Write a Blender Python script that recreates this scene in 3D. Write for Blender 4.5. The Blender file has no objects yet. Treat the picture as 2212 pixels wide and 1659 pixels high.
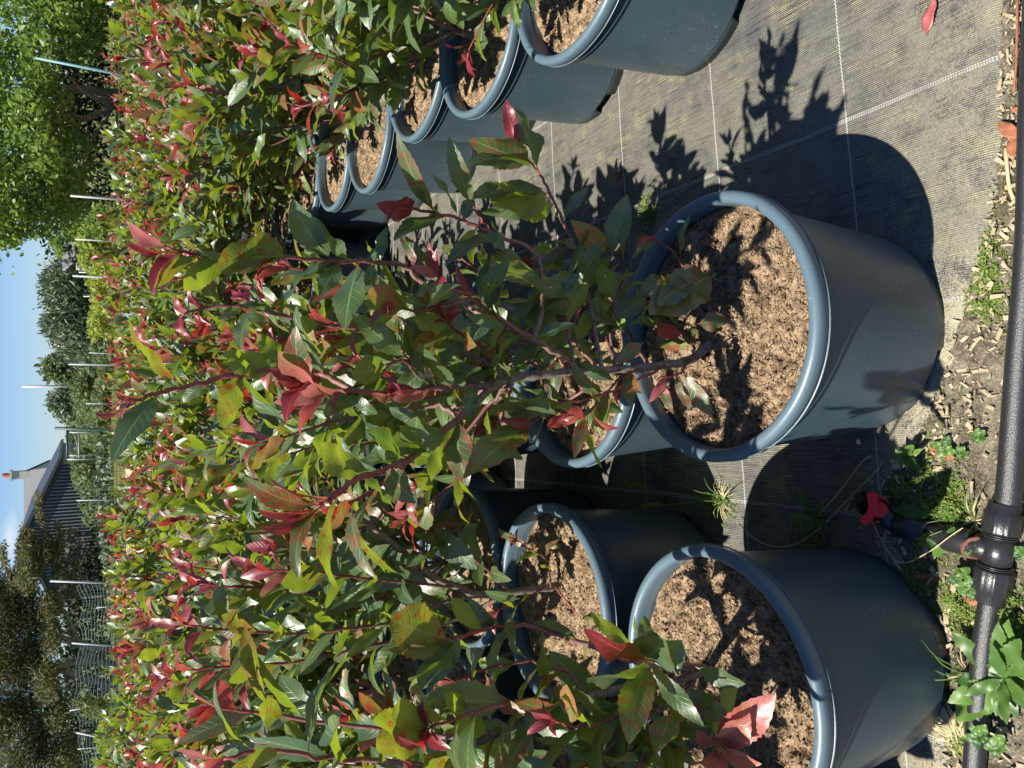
import bpy, math, random
import numpy as np
from mathutils import Vector, noise
rad = math.radians
C = bpy.context.scene.collection
scene = bpy.context.scene

# ------------------------------------------------------------------ camera
CF, CPITCH, CH = 790.0, rad(29.25), 1.461       # focal length (in 1024ths of the picture), pitch down, eye height
FW = np.array([0, math.cos(CPITCH), -math.sin(CPITCH)]); RT = np.array([1., 0, 0]); UP = np.cross(RT, FW)
cam_d = bpy.data.cameras.new('camera'); cam = bpy.data.objects.new('camera', cam_d); C.objects.link(cam)
cam_d.sensor_width = 36.0; cam_d.lens = 36.0 * CF / 1024.0
cam_d.clip_start = 0.05; cam_d.clip_end = 2000
from mathutils import Matrix
# phone held upright, picture stored lying on its side: image right = world down, image up = world right
cx_, cy_, cz_ = Vector(-UP), Vector(RT), Vector(-FW)
cam.matrix_world = Matrix.Translation((0, 0, CH)) @ Matrix((cx_, cy_, cz_)).transposed().to_4x4()
scene.camera = cam

# ------------------------------------------------------------------ sky and sun
SUN = Vector((-0.456, -0.189, 1.0)).normalized()
SUN_EL = math.asin(SUN.z)
world = bpy.data.worlds.new('World'); scene.world = world; world.use_nodes = True
wn = world.node_tree.nodes; wl = world.node_tree.links
sky = wn.new('ShaderNodeTexSky'); sky.sky_type = 'NISHITA'; sky.sun_disc = False
sky.sun_elevation = SUN_EL; sky.sun_rotation = math.atan2(SUN.x, SUN.y)
sky.air_density = 1.0; sky.dust_density = 0.0; sky.ozone_density = 4.0; sky.altitude = 300
bg = wn['Background']; bg.inputs['Strength'].default_value = 0.05
tint = wn.new('ShaderNodeMix'); tint.data_type = 'RGBA'; tint.blend_type = 'MULTIPLY'; tint.inputs[0].default_value = 1.0; tint.inputs[7].default_value = (.76, .94, 1.28, 1)
wl.new(sky.outputs['Color'], tint.inputs[6])
wtc = wn.new('ShaderNodeTexCoord'); wmp = wn.new('ShaderNodeMapping'); wmp.inputs['Scale'].default_value = (5, 5, 16); wnz = wn.new('ShaderNodeTexNoise'); wnz.inputs['Scale'].default_value = 1.6; wnz.inputs['Detail'].default_value = 6
wmr = wn.new('ShaderNodeMapRange'); wmr.inputs[1].default_value = .60; wmr.inputs[2].default_value = .80; wmr.inputs[4].default_value = .6
cl_ = wn.new('ShaderNodeMix'); cl_.data_type = 'RGBA'; cl_.inputs[7].default_value = (10, 10.3, 10.6, 1)
wl.new(wtc.outputs['Generated'], wmp.inputs[0]); wl.new(wmp.outputs[0], wnz.inputs['Vector']); wl.new(wnz.outputs['Fac'], wmr.inputs[0]); wl.new(wmr.outputs[0], cl_.inputs[0])
wl.new(tint.outputs[2], cl_.inputs[6]); wl.new(cl_.outputs[2], bg.inputs['Color'])
sd = bpy.data.lights.new('sun', 'SUN'); sd.energy = 5.0; sd.angle = rad(0.53); sd.color = (1.0, 0.95, 0.86)
so = bpy.data.objects.new('sun', sd); C.objects.link(so); so.rotation_euler = SUN.to_track_quat('Z', 'Y').to_euler()
scene.view_settings.view_transform = 'Standard'; scene.view_settings.look = 'None'
scene.view_settings.exposure = 1.03; scene.view_settings.gamma = 1.0; scene.view_settings.use_curve_mapping = False
scene.render.engine = 'CYCLES'
scene.cycles.max_bounces = 5; scene.cycles.diffuse_bounces = 2; scene.cycles.glossy_bounces = 3
scene.cycles.transmission_bounces = 4; scene.cycles.transparent_max_bounces = 6

# ------------------------------------------------------------------ helpers
def ray(ox, oy):
    u = (768 - oy * 768 / 1659 - 384) / CF; v = (ox * 1024 / 2212 - 512) / CF
    return FW + u * RT - v * UP
def G(ox, oy, z=0.0):                   # the point of height z seen at a place of the photograph
    d = ray(ox, oy); t = (CH - z) / -d[2]; return np.array([d[0] * t, d[1] * t, z])
def P(ox, oy, Y):                       # the point at distance Y seen at a place of the photograph
    d = ray(ox, oy); return d * (Y / d[1]) + np.array([0, 0, CH])

def tag(o, label=None, cat=None, group=None, kind=None):
    if label: o['label'] = label
    if cat: o['category'] = cat
    if group: o['group'] = group
    if kind: o['kind'] = kind
    return o
def thing(name, loc, label, cat, group=None, rz=0):
    o = bpy.data.objects.new(name, None); C.objects.link(o); o.location = loc; o.rotation_euler = (0, 0, rz)
    o.empty_display_size = 0.1
    return tag(o, label, cat, group)

class MB:
    """collects vertices and faces; build() links them as one mesh object"""
    def __init__(s): s.v = []; s.f = []; s.n = 0; s.uv = []; s.col = []; s.m = []
    def add(s, v, f, uv=None, col=None):
        v = np.asarray(v, float).reshape(-1, 3)
        f = [tuple(int(i) + s.n for i in q) for q in f]
        s.v.append(v); s.f += f
        s.uv.append(np.zeros((len(v), 2)) if uv is None else np.asarray(uv, float))
        c = np.zeros((len(v), 4)) if col is None else np.broadcast_to(np.asarray(col, float), (len(v), 4))
        s.col.append(c); s.n += len(v)
    def mesh(s, name, mat, smooth=True):
        me = bpy.data.meshes.new(name)
        V = np.concatenate(s.v) if s.v else np.zeros((0, 3))
        me.from_pydata(V.tolist(), [], s.f)
        if s.n:
            UV = np.concatenate(s.uv); CO = np.concatenate(s.col)
            li = np.zeros(len(me.loops), int); me.loops.foreach_get('vertex_index', li)
            l = me.uv_layers.new(name='UVMap'); l.data.foreach_set('uv', UV[li].ravel())
            a = me.attributes.new('leafdata', 'FLOAT_COLOR', 'POINT'); a.data.foreach_set('color', CO.ravel())
        if smooth: me.polygons.foreach_set('use_smooth', [True] * len(me.polygons))
        me.materials.append(mat); me.update(); return me
    def build(s, name, mat, parent=None, smooth=True):
        return link(name, s.mesh(name, mat, smooth), parent)
def link(name, me, parent=None):
    o = bpy.data.objects.new(name, me); C.objects.link(o)
    if parent is not None: o.parent = parent
    return o

def nrm(v):
    v = np.asarray(v, float); return v / (np.linalg.norm(v) + 1e-12)
def spline(pts, n=5):
    p = [np.asarray(q, float) for q in pts]
    if len(p) < 3: return [p[0] + (p[-1] - p[0]) * k / n for k in range(n + 1)]
    q = [2 * p[0] - p[1]] + p + [2 * p[-1] - p[-2]]; out = []
    for i in range(1, len(q) - 2):
        for k in range(n):
            t = k / n
            out.append(.5 * ((2 * q[i]) + (-q[i-1] + q[i+1]) * t + (2*q[i-1] - 5*q[i] + 4*q[i+1] - q[i+2]) * t*t + (-q[i-1] + 3*q[i] - 3*q[i+1] + q[i+2]) * t**3))
    out.append(p[-1]); return out
def tube(mb, pts, radii, sides=6, col=(0, 0, 0, 0), cap=True, cols=None):
    pts = np.asarray(pts, float); n = len(pts)
    if np.isscalar(radii): radii = [radii] * n
    T = np.gradient(pts, axis=0); T /= np.linalg.norm(T, axis=1)[:, None] + 1e-12
    a = np.array([0, 0, 1.]) if abs(T[0][2]) < .9 else np.array([1., 0, 0])
    N = nrm(a - T[0] * a.dot(T[0])); V = []; UV = []; CC = []
    for i in range(n):
        N = nrm(N - T[i] * N.dot(T[i])); B = np.cross(T[i], N)
        for k in range(sides):
            th = 2 * math.pi * k / sides
            V.append(pts[i] + radii[i] * (math.cos(th) * N + math.sin(th) * B)); UV.append((k / sides, i / n))
            CC.append(cols[i] if cols is not None else col)
    F = [(i*sides+k, i*sides+(k+1) % sides, (i+1)*sides+(k+1) % sides, (i+1)*sides+k) for i in range(n-1) for k in range(sides)]
    if cap: F += [tuple(range(sides))[::-1], tuple((n-1)*sides+k for k in range(sides))]
    mb.add(V, F, UV, np.array(CC))
def lathe(mb, prof, sides=64, close=False, fn=None, axis=None):
    V = []; n = len(prof)
    for (r, z) in prof:
        for k in range(sides):
            th = 2 * math.pi * k / sides
            p = [r * math.cos(th), r * math.sin(th), z]
            if fn: p = fn(p, th, r, z)
            V.append(p)
    F = [(i*sides+k, i*sides+(k+1) % sides, (i+1)*sides+(k+1) % sides, (i+1)*sides+k) for i in range(n-1) for k in range(sides)]
    V = np.array(V)
    if axis is not None:                # axis = (origin, direction)
        o, d = np.asarray(axis[0], float), nrm(axis[1]); a = np.array([0, 0, 1.]) if abs(d[2]) < .9 else np.array([1., 0, 0])
        e1 = nrm(np.cross(a, d)); e2 = np.cross(d, e1)
        V = o + V[:, :1] * e1 + V[:, 1:2] * e2 + V[:, 2:] * d
    mb.add(V, F)
def box(mb, c, s, rz=0, R=None, col=None):
    x, y, z = np.array(s) / 2
    v = np.array([(a*x, b*y, d*z) for d in (-1, 1) for (a, b) in ((-1,-1),(1,-1),(1,1),(-1,1))])
    if R is None: cc, ss = math.cos(rz), math.sin(rz); R = np.array([[cc, -ss, 0], [ss, cc, 0], [0, 0, 1]])
    mb.add(v @ np.array(R).T + np.array(c), [(3,2,1,0),(4,5,6,7),(0,1,5,4),(1,2,6,5),(2,3,7,6),(3,0,4,7)], None, col)

# ------------------------------------------------------------------ materials
def newmat(name):
    m = bpy.data.materials.new(name); m.use_nodes = True; nt = m.node_tree; nt.nodes.clear()
    return m, nt, NB(nt)
class NB:
    def __init__(s, nt): s.nt = nt
    def n(s, t, **kw):
        o = s.nt.nodes.new('ShaderNode' + t)
        for k, v in kw.items():
            if hasattr(o, k): setattr(o, k, v)
        return o
    def set(s, sock, v):
        if isinstance(v, bpy.types.NodeSocket): s.nt.links.new(v, sock)
        elif isinstance(v, (tuple, list)) and len(v) == 3 and sock.type == 'RGBA': sock.default_value = (*v, 1)
        else: sock.default_value = v
    def math(s, op, a, b=0.0, c=0.0, clamp=False):
        o = s.n('Math', operation=op, use_clamp=clamp)
        for i, v in enumerate((a, b, c)): s.set(o.inputs[i], v)
        return o.outputs[0]
    def mix(s, fac, a, b, blend='MIX'):
        o = s.n('Mix', data_type='RGBA', blend_type=blend); s.set(o.inputs[0], fac); s.set(o.inputs[6], a); s.set(o.inputs[7], b); return o.outputs[2]
    def noise(s, vec, scale, detail=3, rough=.5, dist=0):
        o = s.n('TexNoise'); s.set(o.inputs['Vector'], vec); o.inputs['Scale'].default_value = scale; o.inputs['Detail'].default_value = detail
        o.inputs['Roughness'].default_value = rough; o.inputs['Distortion'].default_value = dist; return o.outputs['Fac']
    def ramp(s, x, a, b, lo=0.0, hi=1.0):
        o = s.n('MapRange', interpolation_type='SMOOTHSTEP'); s.set(o.inputs[0], x); o.inputs[1].default_value = a; o.inputs[2].default_value = b
        o.inputs[3].default_value = lo; o.inputs[4].default_value = hi; return o.outputs[0]
    def obj(s): return s.n('TexCoord').outputs['Object']
    def bump(s, h, strength=.5, dist=.01):
        o = s.n('Bump'); s.set(o.inputs['Height'], h); o.inputs['Strength'].default_value = strength; o.inputs['Distance'].default_value = dist; return o.outputs[0]
    def bsdf(s, col, rough=.5, spec=.5, normal=None, metal=0, **kw):
        o = s.n('BsdfPrincipled'); s.set(o.inputs['Base Color'], col); s.set(o.inputs['Roughness'], rough)
        s.set(o.inputs['Specular IOR Level'], spec); s.set(o.inputs['Metallic'], metal)
        if normal is not None: s.set(o.inputs['Normal'], normal)
        for k, v in kw.items(): s.set(o.inputs[k.replace('_', ' ')], v)
        return o.outputs[0]
    def out(s, sh): s.nt.links.new(sh, s.n('OutputMaterial').inputs['Surface'])

def leaf_material():
    m, nt, b = newmat('photinia_leaf')
    at = b.n('Attribute', attribute_name='leafdata'); sep = b.n('SeparateColor'); nt.links.new(at.outputs['Color'], sep.inputs[0])
    red, rnd, mot = sep.outputs[0], sep.outputs[1], sep.outputs[2]
    uvn = b.n('UVMap'); sx = b.n('SeparateXYZ'); nt.links.new(uvn.outputs[0], sx.inputs[0]); u, v = sx.outputs[0], sx.outputs[1]
    av = b.math('ABSOLUTE', v); oc = b.obj()
    back = b.n('NewGeometry').outputs['Backfacing']
    nz = b.noise(oc, 70, 3, .6); nb = b.noise(oc, 28, 2)
    blot = b.ramp(b.math('ADD', nz, b.math('MULTIPLY', mot, .20)), .58, .84)
    blot = b.math('MULTIPLY', blot, b.ramp(mot, 0.02, .3))
    edge = b.math('MULTIPLY', b.ramp(av, .75, 1.0), b.math('MULTIPLY', mot, .8))
    rf = b.math('ADD', red, b.math('MULTIPLY', b.math('SUBTRACT', nb, .5), b.math('MULTIPLY', b.math('MULTIPLY', red, b.math('SUBTRACT', 1.0, red)), 4.0)), clamp=True)
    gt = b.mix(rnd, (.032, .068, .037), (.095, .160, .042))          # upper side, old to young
    gu = b.mix(rnd, (.10, .155, .06), (.20, .26, .05))             # pale underside
    green = b.mix(back, gt, gu)
    rt_ = b.mix(b.ramp(rnd, .3, 1.0), (.17, .010, .020), (.42, .12, .115)); ru = b.mix(rnd, (.26, .015, .022), (.42, .11, .085))
    redc = b.mix(back, rt_, ru)
    mid = b.mix(b.ramp(rf, .2, .8), (.24, .13, .025), redc)
    col = b.mix(b.ramp(rf, 0.02, .5), green, mid)
    col = b.mix(blot, col, b.mix(rnd, (.20, .035, .01), (.33, .03, .03)))
    col = b.mix(edge, col, (.34, .05, .04))
    # veins
    rib = b.math('SUBTRACT', 1.0, b.ramp(av, .02, .085))
    wv = b.math('SINE', b.math('SUBTRACT', b.math('MULTIPLY', u, 62.0), b.math('MULTIPLY', av, 11.0)))
    vein = b.math('MULTIPLY', b.ramp(wv, .72, 1.0), b.ramp(av, 1.0, .5))
    vc = b.mix(b.ramp(rf, .1, .6), (.28, .36, .12), (.55, .12, .10))
    col = b.mix(b.math('MULTIPLY', rib, .55), col, vc)
    col = b.mix(b.math('MULTIPLY', vein, .16), col, vc)
    pet = b.ramp(u, .13, .07)
    col = b.mix(pet, col, (.30, .05, .05))
    fine = b.noise(oc, 420, 2)
    h = b.math('ADD', b.math('MULTIPLY', fine, .35), b.math('ADD', b.math('MULTIPLY', vein, -.7), b.math('MULTIPLY', nz, .8)))
    nrmal = b.bump(h, .35, .0018)
    rough = b.math('ADD', b.math('MULTIPLY', nz, .20), b.mix(back, (.31,)*3, (.48,)*3))
    pr = b.bsdf(col, rough, b.mix(back, (1.0,)*3, (.3,)*3), nrmal)
    tc = b.mix(b.ramp(rf, 0.05, .6), b.mix(rnd, (.20, .34, .02), (.46, .56, .03)), b.mix(rnd, (.60, .035, .02), (.62, .20, .15)))
    tc = b.mix(b.math('MULTIPLY', blot, .8), tc, (.5, .08, .01)); tc = b.mix(b.math('MULTIPLY', rib, .4), tc, vc)
    tr = b.n('BsdfTranslucent'); b.set(tr.inputs[0], tc); nt.links.new(nrmal, tr.inputs[1])
    mx = b.n('MixShader'); mx.inputs[0].default_value = .33; nt.links.new(pr, mx.inputs[1]); nt.links.new(tr.outputs[0], mx.inputs[2])
    b.out(mx.outputs[0]); return m

def foliage_material(name, dark, light, trans, tf=.35, rough=.5):
    m, nt, b = newmat(name)
    at = b.n('Attribute', attribute_name='leafdata'); sep = b.n('SeparateColor'); nt.links.new(at.outputs['Color'], sep.inputs[0])
    col = b.mix(sep.outputs[1], dark, light)
    col = b.mix(sep.outputs[0], col, (.28, .10, .035))
    pr = b.bsdf(col, rough, .4)
    tr = b.n('BsdfTranslucent'); b.set(tr.inputs[0], b.mix(sep.outputs[0], trans, (.4, .15, .05)))
    mx = b.n('MixShader'); mx.inputs[0].default_value = tf; nt.links.new(pr, mx.inputs[1]); nt.links.new(tr.outputs[0], mx.inputs[2])
    b.out(mx.outputs[0]); return m

def bark_material(name, c1, c2, redden=True, scale=120):
    m, nt, b = newmat(name); oc = b.obj()
    at = b.n('Attribute', attribute_name='leafdata'); sep = b.n('SeparateColor'); nt.links.new(at.outputs['Color'], sep.inputs[0])
    n1 = b.noise(oc, scale, 4, .65); n2 = b.noise(oc, scale * .25, 2)
    col = b.mix(b.ramp(b.math('ADD', b.math('MULTIPLY', n1, .7), b.math('MULTIPLY', n2, .4)), .35, .75), c1, c2)
    if redden: col = b.mix(sep.outputs[0], col, b.mix(n1, (.16, .022, .028), (.30, .05, .045)))
    b.out(b.bsdf(col, .55, .4, b.bump(n1, .5, .002 * 120 / scale))); return m

def plain(name, col, rough=.5, spec=.5, bump=0, bscale=80, var=0.0, vscale=20, metal=0):
    m, nt, b = newmat(name); oc = b.obj(); c = col
    if var:
        n = b.noise(oc, vscale, 4, .6); c = b.mix(n, tuple(x * (1 - var) for x in col), tuple(min(1, x * (1 + var)) for x in col))
    nn = b.bump(b.noise(oc, bscale, 4, .6), bump, .004) if bump else None
    b.out(b.bsdf(c, rough, spec, nn, metal)); return m

def pot_material():
    m, nt, b = newmat('pot_plastic'); oc = b.obj()
    n1 = b.noise(oc, 9, 4, .6); n2 = b.noise(oc, 60, 3, .7)
    base = b.mix(n1, (.040, .066, .082), (.054, .084, .102))
    # dried splashes low on the wall, dust specks, faint drip marks
    spk = b.n('TexVoronoi', feature='F1'); b.set(spk.inputs['Vector'], oc); spk.inputs['Scale'].default_value = 130
    sp = b.math('MULTIPLY', b.ramp(spk.outputs['Distance'], .16, .08), b.ramp(b.noise(oc, 14, 3, .6), .44, .60))
    sz = b.n('SeparateXYZ'); nt.links.new(oc, sz.inputs[0])
    low = b.ramp(sz.outputs[2], .30, .02)
    mp = b.n('Mapping'); nt.links.new(oc, mp.inputs[0]); mp.inputs['Scale'].default_value = (1, 1, .25)
    drip = b.ramp(b.noise(mp.outputs[0], 30, 4, .7), .52, .75)
    col = b.mix(b.math('MULTIPLY', b.math('MULTIPLY', drip, low), .35), base, (.16, .155, .125))
    col = b.mix(b.math('MULTIPLY', sp, b.math('ADD', .45, b.math('MULTIPLY', low, .5))), col, (.50, .53, .50))
    soilz = b.math('MULTIPLY', b.ramp(b.math('ADD', sz.outputs[2], b.math('MULTIPLY', n2, .04)), .05, .02), .6)
    col = b.mix(soilz, col, (.13, .11, .085))
    ro = b.math('ADD', .30, b.math('MULTIPLY', b.math('ADD', drip, n2), .13))
    b.out(b.bsdf(col, ro, .38, b.bump(b.math('ADD', b.math('MULTIPLY', n1, 1.0), b.math('MULTIPLY', n2, .08)), .12, .01))); return m

def rim_material():
    m, nt, b = newmat('pot_plastic_sunlit'); oc = b.obj()
    n1 = b.noise(oc, 14, 4, .6); n2 = b.noise(oc, 90, 3, .7)
    mp = b.n('Mapping'); nt.links.new(oc, mp.inputs[0]); mp.inputs['Scale'].default_value = (1, 1, 6)
    sc = b.ramp(b.noise(mp.outputs[0], 35, 3, .7, 1.5), .63, .70)
    col = b.mix(n1, (.072, .114, .142), (.090, .136, .166))  # same plastic as the wall, the sun on the rim put into a paler colour
    col = b.mix(b.math('MULTIPLY', sc, .25), col, (.30, .36, .40))
    ro = b.math('ADD', .33, b.math('MULTIPLY', n2, .18))
    b.out(b.bsdf(col, ro, .5, b.bump(b.math('ADD', n1, b.math('MULTIPLY', n2, .15)), .15, .006))); return m

def peat_material():
    m, nt, b = newmat('peat_compost'); oc = b.obj()
    n1 = b.noise(oc, 55, 5, .7); n2 = b.noise(oc, 320, 3, .7, .6); n3 = b.noise(oc, 14, 2)
    col = b.mix(b.ramp(n1, .32, .66), (.080, .053, .031), (.40, .285, .178))
    col = b.mix(b.ramp(n2, .55, .75), col, (.56, .42, .28))
    col = b.mix(b.ramp(n2, .42, .30), col, (.06, .035, .022))
    col = b.mix(b.math('MULTIPLY', n3, .4), col, (.27, .185, .11))
    b.out(b.bsdf(col, .95, .1, b.bump(b.math('ADD', n2, n1), .8, .004))); return m

def fabric_material():
    m, nt, b = newmat('woven_weed_fabric'); oc = b.obj(); s = b.n('SeparateXYZ'); nt.links.new(oc, s.inputs[0]); x, y = s.outputs[0], s.outputs[1]
    wob = b.math('MULTIPLY', b.math('SUBTRACT', b.noise(oc, 6, 2), .5), .010)
    w = b.math('ADD', b.math('ADD', x, b.math('MULTIPLY', y, .055)), wob)          # across the long ribs
    c = b.math('ADD', b.math('SUBTRACT', y, b.math('MULTIPLY', x, .11)), wob)      # across the cross threads
    rib = b.math('SINE', b.math('MULTIPLY', w, 2 * math.pi / .0042))
    crs = b.math('SINE', b.math('ADD', b.math('MULTIPLY', c, 2 * math.pi / .0052), b.math('MULTIPLY', b.ramp(rib, -.2, .2), 3.14)))
    ribm = b.ramp(rib, -.5, .9); cm = b.ramp(crs, -.6, .8)
    weave = b.math('MULTIPLY', ribm, b.math('ADD', .45, b.math('MULTIPLY', cm, .55)))
    big = b.noise(oc, 2.6, 5, .65); med = b.noise(oc, 17, 5, .7); fin = b.noise(oc, 220, 3, .7)
    dirt = b.ramp(b.math('ADD', b.math('MULTIPLY', big, .55), b.math('MULTIPLY', med, .55)), .36, .66)
    mpz = b.n('CombineXYZ'); b.set(mpz.inputs[0], b.math('MULTIPLY', w, 260.0)); b.set(mpz.inputs[1], b.math('MULTIPLY', c, 9.0))
    streak = b.noise(mpz.outputs[0], 1.0, 4, .7)
    weave = b.math('MULTIPLY', weave, b.ramp(streak, .32, .62, .12, 1.35))
    strand = b.mix(weave, (.014, .015, .018), (.175, .172, .162))
    dust = b.mix(fin, (.085, .080, .060), (.36, .335, .26))
    col = b.mix(b.math('MULTIPLY', dirt, b.math('ADD', .30, b.math('MULTIPLY', b.math('MULTIPLY', fin, weave), 1.35)), clamp=True), strand, dust)
    alg = b.math('MULTIPLY', b.ramp(b.noise(oc, 7.5, 6, .8), .51, .64), b.ramp(b.math('ADD', b.math('MULTIPLY', fin, .6), b.math('MULTIPLY', weave, .4)), .38, .58))
    col = b.mix(b.math('MULTIPLY', alg, .85), col, (.38, .36, .16))
    nearf = b.math('MULTIPLY', b.ramp(b.math('ADD', y, b.math('MULTIPLY', med, .25)), 1.27, .98), b.ramp(b.math('ADD', b.math('MULTIPLY', med, .6), b.math('MULTIPLY', fin, .5)), .44, .60))
    col = b.mix(b.math('MULTIPLY', b.math('MULTIPLY', nearf, b.ramp(x, .35, 0.05, .3, 1.0)), .9), col, b.mix(fin, (.17, .15, .095), (.46, .41, .27)))
    def lines(coord, ph, sp):
        q = b.math('SUBTRACT', coord, ph - sp / 2); q = b.math('DIVIDE', q, sp)
        fr = b.math('SUBTRACT', b.math('FRACT', q), .5); return b.math('MULTIPLY', fr, sp)
    lc = lines(c, 1.065, .385)
    zig = b.math('MULTIPLY', b.math('SINE', b.math('MULTIPLY', w, 2 * math.pi / .0085)), .0010)
    chain = b.ramp(b.math('ABSOLUTE', b.math('ADD', lc, zig)), .0019, .0009)
    lw = lines(w, .627, .42)
    a = b.math('ABSOLUTE', lw)
    dbl = b.math('MULTIPLY', b.ramp(a, .0044, .0034), b.ramp(a, .0004, .0014))
    tick = b.ramp(b.math('SINE', b.math('MULTIPLY', c, 2 * math.pi / .0052)), -.6, .1)
    dbl = b.math('MULTIPLY', dbl, tick)
    fade = b.ramp(b.noise(oc, 3.5, 3), .25, .55, .35, 1.0)
    col = b.mix(b.math('MULTIPLY', chain, .62), col, (.50, .50, .48))
    col = b.mix(b.math('MULTIPLY', b.math('MULTIPLY', dbl, fade), .75), col, (.40, .40, .385))
    h = b.math('ADD', b.math('MULTIPLY', weave, .8), b.math('ADD', b.math('MULTIPLY', fin, .5), b.math('MULTIPLY', chain, .8)))
    b.out(b.bsdf(col, .68, .35, b.bump(h, .55, .0016))); return m

def soil_material():
    m, nt, b = newmat('earth_and_grass'); oc = b.obj(); s = b.n('SeparateXYZ'); nt.links.new(oc, s.inputs[0]); y = s.outputs[1]
    n1 = b.noise(oc, 30, 6, .7); n2 = b.noise(oc, 160, 4, .7); n3 = b.noise(oc, 4, 4)
    col = b.mix(b.ramp(n1, .3, .7), (.10, .082, .058), (.34, .295, .21))
    col = b.mix(b.ramp(n2, .5, .75), col, (.50, .44, .32))
    col = b.mix(b.math('MULTIPLY', b.ramp(n3, .5, .7), .5), col, (.13, .13, .05))
    g = b.mix(b.ramp(b.noise(oc, .35, 5, .65), .35, .65), (.06, .10, .025), (.17, .17, .07))
    g = b.mix(b.ramp(b.noise(oc, 3, 5, .7), .45, .7), g, (.05, .09, .022))
    col = b.mix(b.ramp(y, 11, 13), col, g)
    b.out(b.bsdf(col, .95, .15, b.bump(b.math('ADD', n1, n2), .9, .02))); return m

M = dict(
    leaf=leaf_material(), stem=bark_material('photinia_bark', (.085, .070, .058), (.26, .225, .19)),
    pot=pot_material(), rim=rim_material(), peat=peat_material(), fabric=fabric_material(), soil=soil_material(),
    pipe=plain('black_polyethylene', (.016, .016, .018), .40, .8, .35, 420, .3, 30),
    fitting=plain('black_fitting_plastic', (.020, .020, .022), .33, .5, .2, 200, .35, 25),
    red=plain('red_plastic', (.68, .006, .010), .34, .5, .1, 60, .12, 30),
    rust=plain('rusty_iron', (.16, .065, .045), .85, .2, .6, 300, .5, 120),
    chip=plain('wood_chip', (.36, .29, .19), .85, .2, .5, 200, .75, 45),
    bark=bark_material('tree_bark', (.10, .075, .06), (.32, .26, .22), False, 9),
    weed=foliage_material('weed_leaf', (.030, .080, .020), (.115, .21, .042), (.22, .38, .05), .25, .42),
    moss=foliage_material('pearlwort', (.06, .12, .02), (.21, .32, .06), (.25, .40, .04), .3, .6),
    straw=plain('dry_grass', (.48, .38, .22), .8, .2, .0, 80, .35, 60),
    deadleaf=plain('dead_leaf', (.26, .10, .05), .6, .3, .4, 150, .5, 45),
    hazel=foliage_material('hazel_leaf', (.05, .10, .02), (.15, .23, .05), (.34, .48, .08), .42, .42),
    conif=foliage_material('cypress_spray', (.026, .038, .014), (.15, .165, .06), (.22, .22, .06), .25, .6),
    hedge=foliage_material('hedge_leaf', (.06, .09, .035), (.16, .20, .08), (.25, .33, .10), .3, .6),
    yel=foliage_material('yellow_green_leaf', (.13, .18, .03), (.30, .34, .06), (.5, .6, .08), .35, .6),
    bluecon=foliage_material('hazed_blue_green_spray', (.07, .10, .06), (.20, .25, .15), (.14, .2, .08), .2, .6),  # distance haze put into the paler leaf colour
    cane=plain('weathered_cane', (.14, .26, .28), .5, .4, .1, 60, .25, 20),
    white=plain('galvanised_post', (.34, .36, .37), .45, .5, .1, 60, .15, 20),
    dpost=plain('dark_green_post', (.03, .065, .055), .5, .5, .1, 60, .2, 20),
    net=plain('green_netting', (.16, .24, .22), .6, .3),
    slate=plain('pale_slate', (.13, .132, .135), .7, .3, .3, 6, .2, 3),
    wall=plain('cream_render', (.50, .47, .40), .9, .2, .2, 20, .1, 3),
    sheet=plain('grey_metal_cladding', (.050, .056, .062), .5, .4, .1, 4, .15, 1),
    sheetl=plain('pale_metal_cladding', (.19, .20, .21), .5, .4, .1, 4, .15, 1),
    sack=plain('white_sack', (.60, .60, .58), .6, .3, .4, 12, .06, 9),
    sand=plain('dry_sand', (.40, .32, .20), .95, .1, .5, 20, .15, 2),
    shade_hedge=foliage_material('shade_dark_hedge_leaf', (.008, .014, .007), (.03, .045, .02), (.05, .08, .02), .15, .6),  # hedge leaves coloured near black to carry the deep shade
    dark=plain('dark_opening', (.01, .01, .01), .9, .1),
    terra=plain('terracotta', (.42, .16, .09), .8, .2),
)

# ------------------------------------------------------------------ ground, fabric
rng = random.Random(7)
def grid_mesh(x0, x1, y0, y1, nx, ny, zf):
    xs = np.linspace(x0, x1, nx); ys = np.linspace(y0, y1, ny)
    V = [(x, y, zf(x, y)) for y in ys for x in xs]
    F = [(j*nx+i, j*nx+i+1, (j+1)*nx+i+1, (j+1)*nx+i) for j in range(ny-1) for i in range(nx-1)]
    return V, F
mb = MB(); mb.add([(-500, -60, 0), (500, -60, 0), (500, 900, 0), (-500, 900, 0)], [(0, 1, 2, 3)])
tag(mb.build('ground', M['soil'], smooth=False), kind='structure')
edge = [G(*p) for p in [(2185, -330), (2185, 0), (2180, 300), (2150, 500), (2085, 700), (2061, 800), (1990, 960), (1933, 1040), (1905, 1100), (1960, 1200), (2035, 1324), (2060, 1450), (2060, 1600), (2050, 2000)]]
edge = sorted([(p[0], p[1]) for p in edge]); ex = [p[0] for p in edge]; ey = [p[1] for p in edge]
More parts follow.
